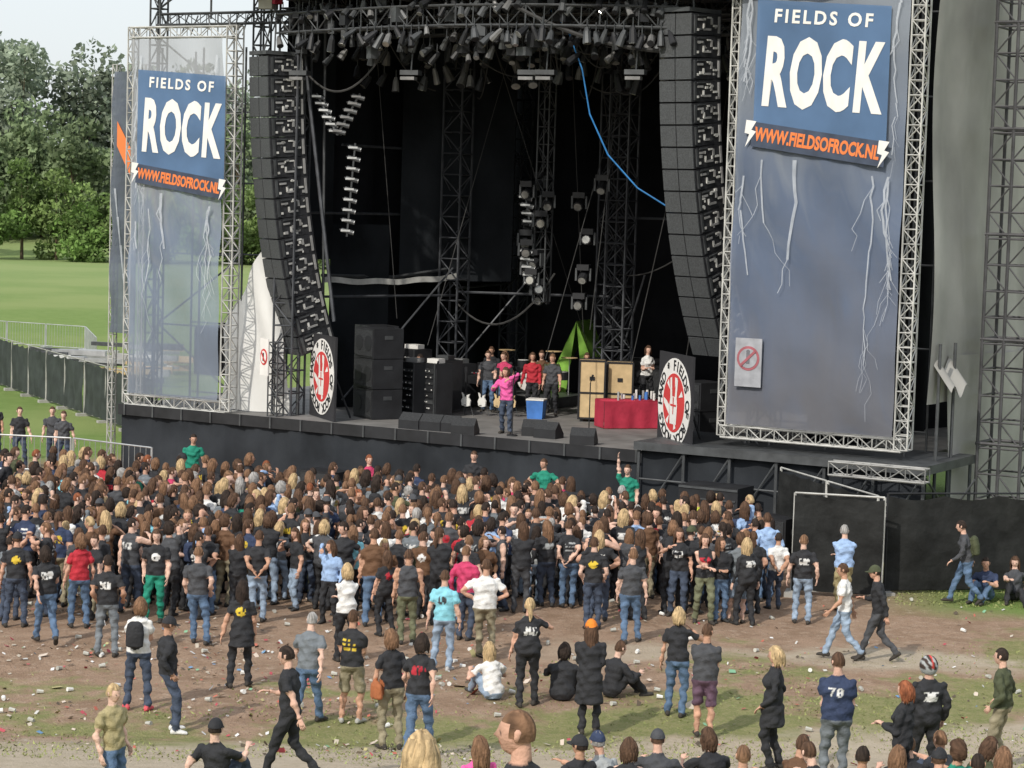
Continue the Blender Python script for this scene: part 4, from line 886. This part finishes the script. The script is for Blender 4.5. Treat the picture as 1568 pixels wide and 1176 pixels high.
def rand_outfit(r):
    sh=r.choices(['black','char','navy','white','red','grey','green','lblue','brown','olive','lgrey','turq','salmon','purple'],[58,11,4,7,3.2,5,1.4,1.6,6,3,3,.7,1.2,1])[0]
    o=dict(shirt=c_[sh],pants=c_[r.choices(['jeans','djeans','black','char','ljeans','khaki','camo'],[3,5,6,3,1.4,1,1])[0]],hair=HC[r.choices(['dark','brown','lb','blond','ginger','grey'],[5,5,5,2.6,.7,.5])[0]],skin=r.choice(skins),sleeve=r.choices(['short','long','none'],[6,4,1])[0],hat=c_[r.choice(['black','char','black','olive'])],bag=c_[r.choice(['black','olive','brown','navy'])])
    if r.random()<.5: o['print']=c_[r.choice(['white','white','lgrey','gold','red'])]; o['pstyle']=r.choice([0,1,2,0])
    return o
r=random.Random(3); figs=[]
ck=['relax','relax','pockets','crossed','front','hips','drink','phone','face','relax','bagstrap','crossed','pockets','backhands','front','drink','relax','raise1','hips','crossed','pockets','relax','front','face','backhands','relax','crossed','front']
hs=['short','long','medium','short','long','medium','buzz','short','long','curly','short','long','pony','short']
for i,k in enumerate(ck):
    figs.append(build_src(k,fem=(i%4==1),hair=hs[i%14],hat=('cap' if i in(3,20) else 'beanie' if i==16 else None),long=(i%3==0),bag=('backpack' if i in(8,) else None),rng=r,fat=r.uniform(.95,1.14),headyaw=r.uniform(-.8,.8),headpitch=r.uniform(-.15,.15)))
remesh_all(figs,.024)
meshes=[]
for i,f in enumerate(figs):
    for j in range(1 if i in(17,16) else 2 if i in(3,20) else 5): meshes.append(mesh_of(f,rand_outfit(r),'crowd_person'))
crowd=empty('festival_crowd'); cnt=0
def person_inst(me,x,y,yaw,sc,par,z=None,name='person'):
    ob=bpy.data.objects.new(name,me); COL.objects.link(ob); ob.parent=par; ob.location=(x,y,gz(x,y)+micro(x,y) if z is None else z); ob.rotation_euler=(0,0,yaw); ob.scale=(sc*r.uniform(.95,1.06),sc*r.uniform(.95,1.06),sc); return ob
def frontline(x): return 54.4+ (-.12*(x+11) if x<-1 else -1.2-.62*(x+1))
def backline(x): return 42.6+(.0 if x<-3 else .30*(x+3))
yy=40.5; row=0
while yy<56.5:
    xx=-14.5+.27*(row%2)
    while xx<5.6:
        x=xx+r.uniform(-.22,.22); y=yy+r.uniform(-.24,.24)
        fl=frontline(x)+r.uniform(-.3,.3); bl=backline(x)+.5*math.sin(x*1.1)+.35*math.sin(x*2.7+1)
        dens=1 if y>bl+.8 else (.5 if y>bl-.4 else .2)
        if y<fl and y>bl-1.6 and r.random()<dens*.96:
            yaw=math.atan2(-(-1-x),(60-y))+r.gauss(0,.35)
            if r.random()<.12: yaw+=r.uniform(1.2,4.5)
            if r.random()<.5*(y<bl+1): yaw+=r.gauss(0,.9)
            person_inst(r.choice(meshes),x,y,yaw,r.uniform(.89,1.07),crowd); cnt+=1
        xx+=.53
    yy+=.53; row+=1
Pp=[]
def ad(nm,x,y,yaw,kind,shirt,pants,hair='brown',hs='short',z=None,sc=1.0,**k): Pp.append((nm,x,y,yaw,kind,shirt,pants,hair,hs,z,sc,k))
ad('standing_man',-8.9,41.0,0,'relax','black','djeans',print='gold',pstyle=2,hat='cap',hatc='black')
ad('standing_man',-8.0,39.4,30,'walk2','black','jeans','dark','medium',print='white')
ad('standing_woman',-7.7,40.9,15,'relax','red','jeans','lb','medium',fem=1)
ad('standing_man',-6.8,38.7,5,'pockets','black','grey','dark','short',print='white',pstyle=0)
ad('standing_man',-6.45,41.6,175,'relax','black','green','brown','medium',print='white',pside='f',pstyle=2)
ad('standing_man',-5.4,39.8,-5,'pockets','char','jeans','lb')
ad('standing_woman',-4.25,36.4,10,'relax','black','black','dark','long',fem=1,print='gold',pstyle=2,coat=.25)
ad('standing_man',-4.6,42.0,0,'backhands','black','ljeans','brown')
ad('standing_woman',-5.6,34.6,5,'front','white','djeans','lb','medium',fem=1,bag='backpack',bagc='black',shoe=(.6,.1,.12))
ad('walking_man',-4.95,33.3,-75,'pockets','black','djeans','brown','short',long=1,shoe=(.7,.7,.7),hat='cap',hatc='black',fat=1.08)
ad('walking_man',-2.65,28.2,80,'walk2','black','black','dark','short',print='red',pside='f')
ad('walking_man',-2.95,33.9,-20,'walk','grey','jeans','grey','short')
ad('standing_man',-2.3,34.1,-10,'front','black','khaki','brown','short',shorts=1,print='gold',pstyle=1,shoe=(.4,.4,.38))
ad('standing_woman',-2.75,38.9,10,'crossed','white','black','blond','medium',fem=1)
ad('standing_woman',-1.6,32.3,20,'relax','black','khaki','lb','medium',fem=1,bag='shoulder',bagc='rust')
ad('walking_woman',-1.15,31.4,-15,'walk','black','jeans','dark','medium',fem=1,print='red',shorts=0)
ad('standing_man',-1.75,40.7,5,'relax','char','camo','brown','short',sleeve='none')
ad('standing_man',-1.05,38.5,-5,'relax','turq','ljeans','brown','short',print='char',pstyle=2,shoe=(.4,.4,.4))
ad('standing_man',-.35,39.7,0,'hips','white','khaki','brown','short',fat=1.18,sc=1.02)
ad('standing_woman',.4,35.8,0,'drink','black','black','blond','pony',fem=1,print='white',fat=1.2)
ad('standing_man',-.75,41.2,-20,'relax','salmon','djeans','lb','short',sleeve='long',long=1)
ad('sitting_woman',-.15,36.2,25,'sit','white','ljeans','blond','long',fem=1)
ad('sitting_man',.95,36.3,-10,'sit','black','black','dark','medium',long=1,fat=1.15)
ad('sitting_man',1.75,36.6,-60,'sit','black','black','brown','short',long=1)
ad('standing_man',1.3,34.0,-5,'front','black','black','brown','long',coat=.45,long=1,hat='beanie',hatc='orange',sleeve='long')
ad('standing_man',1.62,42.4,0,'pockets','black','djeans','brown','short',print='gold',pstyle=2)
ad('standing_man',2.3,41.3,0,'relax','char','jeans','lb','short',fat=1.1)
ad('standing_woman',2.72,35.4,-15,'drink','black','jeans','blond','medium',fem=1)
ad('standing_man',3.05,34.0,-5,'front','char','purple','brown','short',shorts=1,fat=1.12)
ad('standing_woman',3.35,44.1,170,'drink','black','djeans','brown','long',fem=1,print='white',pside='f')
ad('standing_woman',3.8,43.5,180,'crossed','black','camo','brown','medium',fem=1,sleeve='none',print='red',pside='f')
ad('standing_man',4.5,43.8,5,'relax','grey','ljeans','brown','curly',sleeve='long',long=1,shorts=1)
ad('standing_man',5.3,46.2,15,'pockets','lblue','jeans','brown','short',sleeve='long',long=1,sc=1.04)
ad('standing_man',5.75,44.0,-10,'relax','black','ljeans','lb','short',print='white')
ad('standing_man',6.75,45.3,10,'crossed','lblue','tan','grey','short',fat=1.1)
ad('walking_man',6.05,40.3,85,'walk','white','ljeans','brown','short',sleeve='short')
ad('walking_man',6.65,40.2,70,'walk2','black','char','dark','short',long=1,sleeve='long',hat='cap',hatc='olive')
ad('walking_man',9.4,46.3,85,'walk','char','jeans','dark','short',long=1,sleeve='long',bag='backpack',bagc='olive')
ad('sitting_man',9.95,46.9,150,'sit','navy','jeans','dark','short')
ad('sitting_woman',10.55,47.0,170,'sit2','char','black','brown','long',fem=1)
ad('standing_woman',3.75,31.2,70,'pockets','black','black','blond','medium',fem=1,long=1,sleeve='long',coat=.3)
ad('standing_man',4.35,29.4,0,'front','navy','grey','brown','short',fat=1.2,sc=1.03,print='white',pstyle=3)
ad('standing_man',5.65,29.9,15,'relax','black','black','dark','short',long=1,sleeve='long',hat='helmet',hatc='lgrey',fat=1.15,print='white')
ad('standing_woman',4.85,27.2,60,'front','black','black','ginger','medium',fem=1,long=1,sleeve='long',sc=.93)
ad('standing_man',7.15,32.2,60,'pockets','olive','khaki','dark','short',long=1,sleeve='long')
ad('standing_man',-4.30,24.9,-120,'relax','tan','jeans','blond','short',sc=.86,thin=1)
ad('standing_man',.13,12.5,70,'relax','black','djeans','lb','buzz',sc=1.05,hyaw=.3)
ad('standing_woman',-.44,12.0,0,'relax','white','jeans','blond','long',fem=1,sc=.98)
rr=random.Random(21)
for k,(u,y,hc,hs_,sh,ht,hcx) in enumerate([(-440,27.0,'dark','short','black','cap','black'),(-35,26.2,'lb','long','pink',None,''),(118,26.5,'dark','short','black','cap','black'),(160,26.6,'grey','short','lgrey','cap','navy'),(245,27.0,'brown','buzz','char','cap','char'),(335,27.4,'brown','medium','black',None,''),(380,26.0,'lb','short','brown',None,''),(455,27.0,'brown','short','brown',None,''),(500,26.2,'brown','short','black',None,''),(560,26.3,'dark','short','black',None,''),(640,27.2,'lb','short','black',None,''),(675,28.3,'lb','short','char',None,''),(705,27.0,'brown','curly','green',None,''),(745,27.4,'brown','medium','olive',None,''),(775,26.2,'lb','long','char',None,''),(740,25.8,'dark','buzz','grey',None,''),(680,25.8,'brown','short','black','cap','black'),(610,26.0,'lb','long','black',None,''),(200,25.9,'brown','medium','black',None,'')]):
    ad('sitting_man' if hs_ not in('long',) else 'sitting_woman',u/3500*y,y,rr.uniform(-50,50),rr.choice(['sit','sit2']),sh,'djeans',hc,hs_,hat=ht,hatc=hcx or 'black',fem=(hs_=='long'),sleeve='short')
ad('security_guard',.8,53.3,150,'hips','green','black','brown','short',z=.25)
ad('security_guard',2.75,52.6,165,'raise1','green','black','brown','short',z=.25)
ad('security_guard',-7.8,56.0,180,'relax','green','black','dark','short',z=.3)
ad('security_guard',-.85,54.0,170,'relax','black','black','brown','short',z=.3)
ad('security_guard',-3.4,55.2,190,'relax','salmon','black','ginger','short',z=.0)
ad('standing_man',4.15,49.8,20,'crossed','yellow','black','brown','short',sleeve='short')
ad('standing_woman',4.6,49.9,30,'relax','white','black','blond','medium',fem=1)
ad('standing_man',2.85,46.4,0,'backhands','red','grey','brown','long',long=1,sleeve='long')
for (x,y) in((-13.9,64.5),(-13.1,65),(-12.6,64.2),(-15,66)): ad('standing_man',x,y,190,'relax',rr.choice(['black','char','white','green']),'djeans','brown','short')
def st(nm,x,b,yaw,kind,*a,**k):
    w=sw(x,b); ad(nm,w.x,w.y,yaw,kind,*a,z=k.pop('z',2.0),**k)
st('singer',-5.65,.9,165,'sing','pink','djeans','brown','medium',long=1,sleeve='long',fem=0)
st('stage_crew_man',-8.0,6.3,170,'relax','red','black','brown','medium',long=1,sleeve='long')
st('stage_crew_man',-7.7,6.9,190,'front','olive','black','dark','medium',long=1,sleeve='long')
st('stage_crew_man',-8.6,5.8,150,'crossed','salmon','jeans','brown','short')
st('stage_crew_man',-8.9,6.3,180,'drink','black','black','lb','long')
st('stage_crew_man',-9.2,5.9,170,'relax','char','jeans','brown','short')
st('stage_crew_man',-8.3,7.4,180,'pockets','brown','black','brown','short')
st('stage_crew_man',-7.3,6.2,160,'relax','char','black','lb','short')
st('stage_crew_man',-10.1,7.6,170,'relax','black','black','brown','short')
st('stage_crew_woman',-5.1,7.8,200,'front','white','black','brown','medium',fem=1,z=2.3)
st('stage_crew_man',-9.9,3.9,120,'bend','black','black','dark','short')
st('stage_crew_man',-7.0,7.7,200,'crossed','black','khaki','brown','short')
src=[]
R2=random.Random(5)
for (nm,x,y,yaw,kind,sh,pa,ha,hs_,z,sc,k) in Pp:
    src.append(build_src(kind,fem=bool(k.get('fem')),hair=hs_ if k.get('hat')!='helmet' else 'buzz',shorts=bool(k.get('shorts')),coat=k.get('coat',0),bag=k.get('bag'),hat=k.get('hat'),long=bool(k.get('long')),rng=R2,fat=k.get('fat',.92 if k.get('thin') else 1.0),headyaw=k.get('hyaw',R2.uniform(-.4,.4)),headpitch=R2.uniform(-.15,.08)))
remesh_all(src,.016)
for f,(nm,x,y,yaw,kind,sh,pa,ha,hs_,z,sc,k) in zip(src,Pp):
    o=dict(shirt=c_[sh],pants=c_[pa],hair=HC[ha],skin=R2.choice(skins),sleeve=k.get('sleeve','long' if k.get('long') else 'short'),shoe=k.get('shoe',(.05,.045,.04)),hat=c_[k['hatc']] if k.get('hatc') else (.02,.02,.02),bag={'rust':(.35,.12,.05)}.get(k.get('bagc'),c_.get(k.get('bagc','black'),(.03,.03,.03))))
    if 'print' in k: o['print']=c_[k['print']]; o['pside']=k.get('pside','b'); o['pstyle']=k.get('pstyle',0)
    me=mesh_of(f,o,nm); ob=bpy.data.objects.new(nm,me); COL.objects.link(ob); ob.location=(x,y,gz(x,y)+micro(x,y) if z is None else z); ob.rotation_euler=(0,0,math.radians(yaw)); ob.scale=(sc,sc,sc)
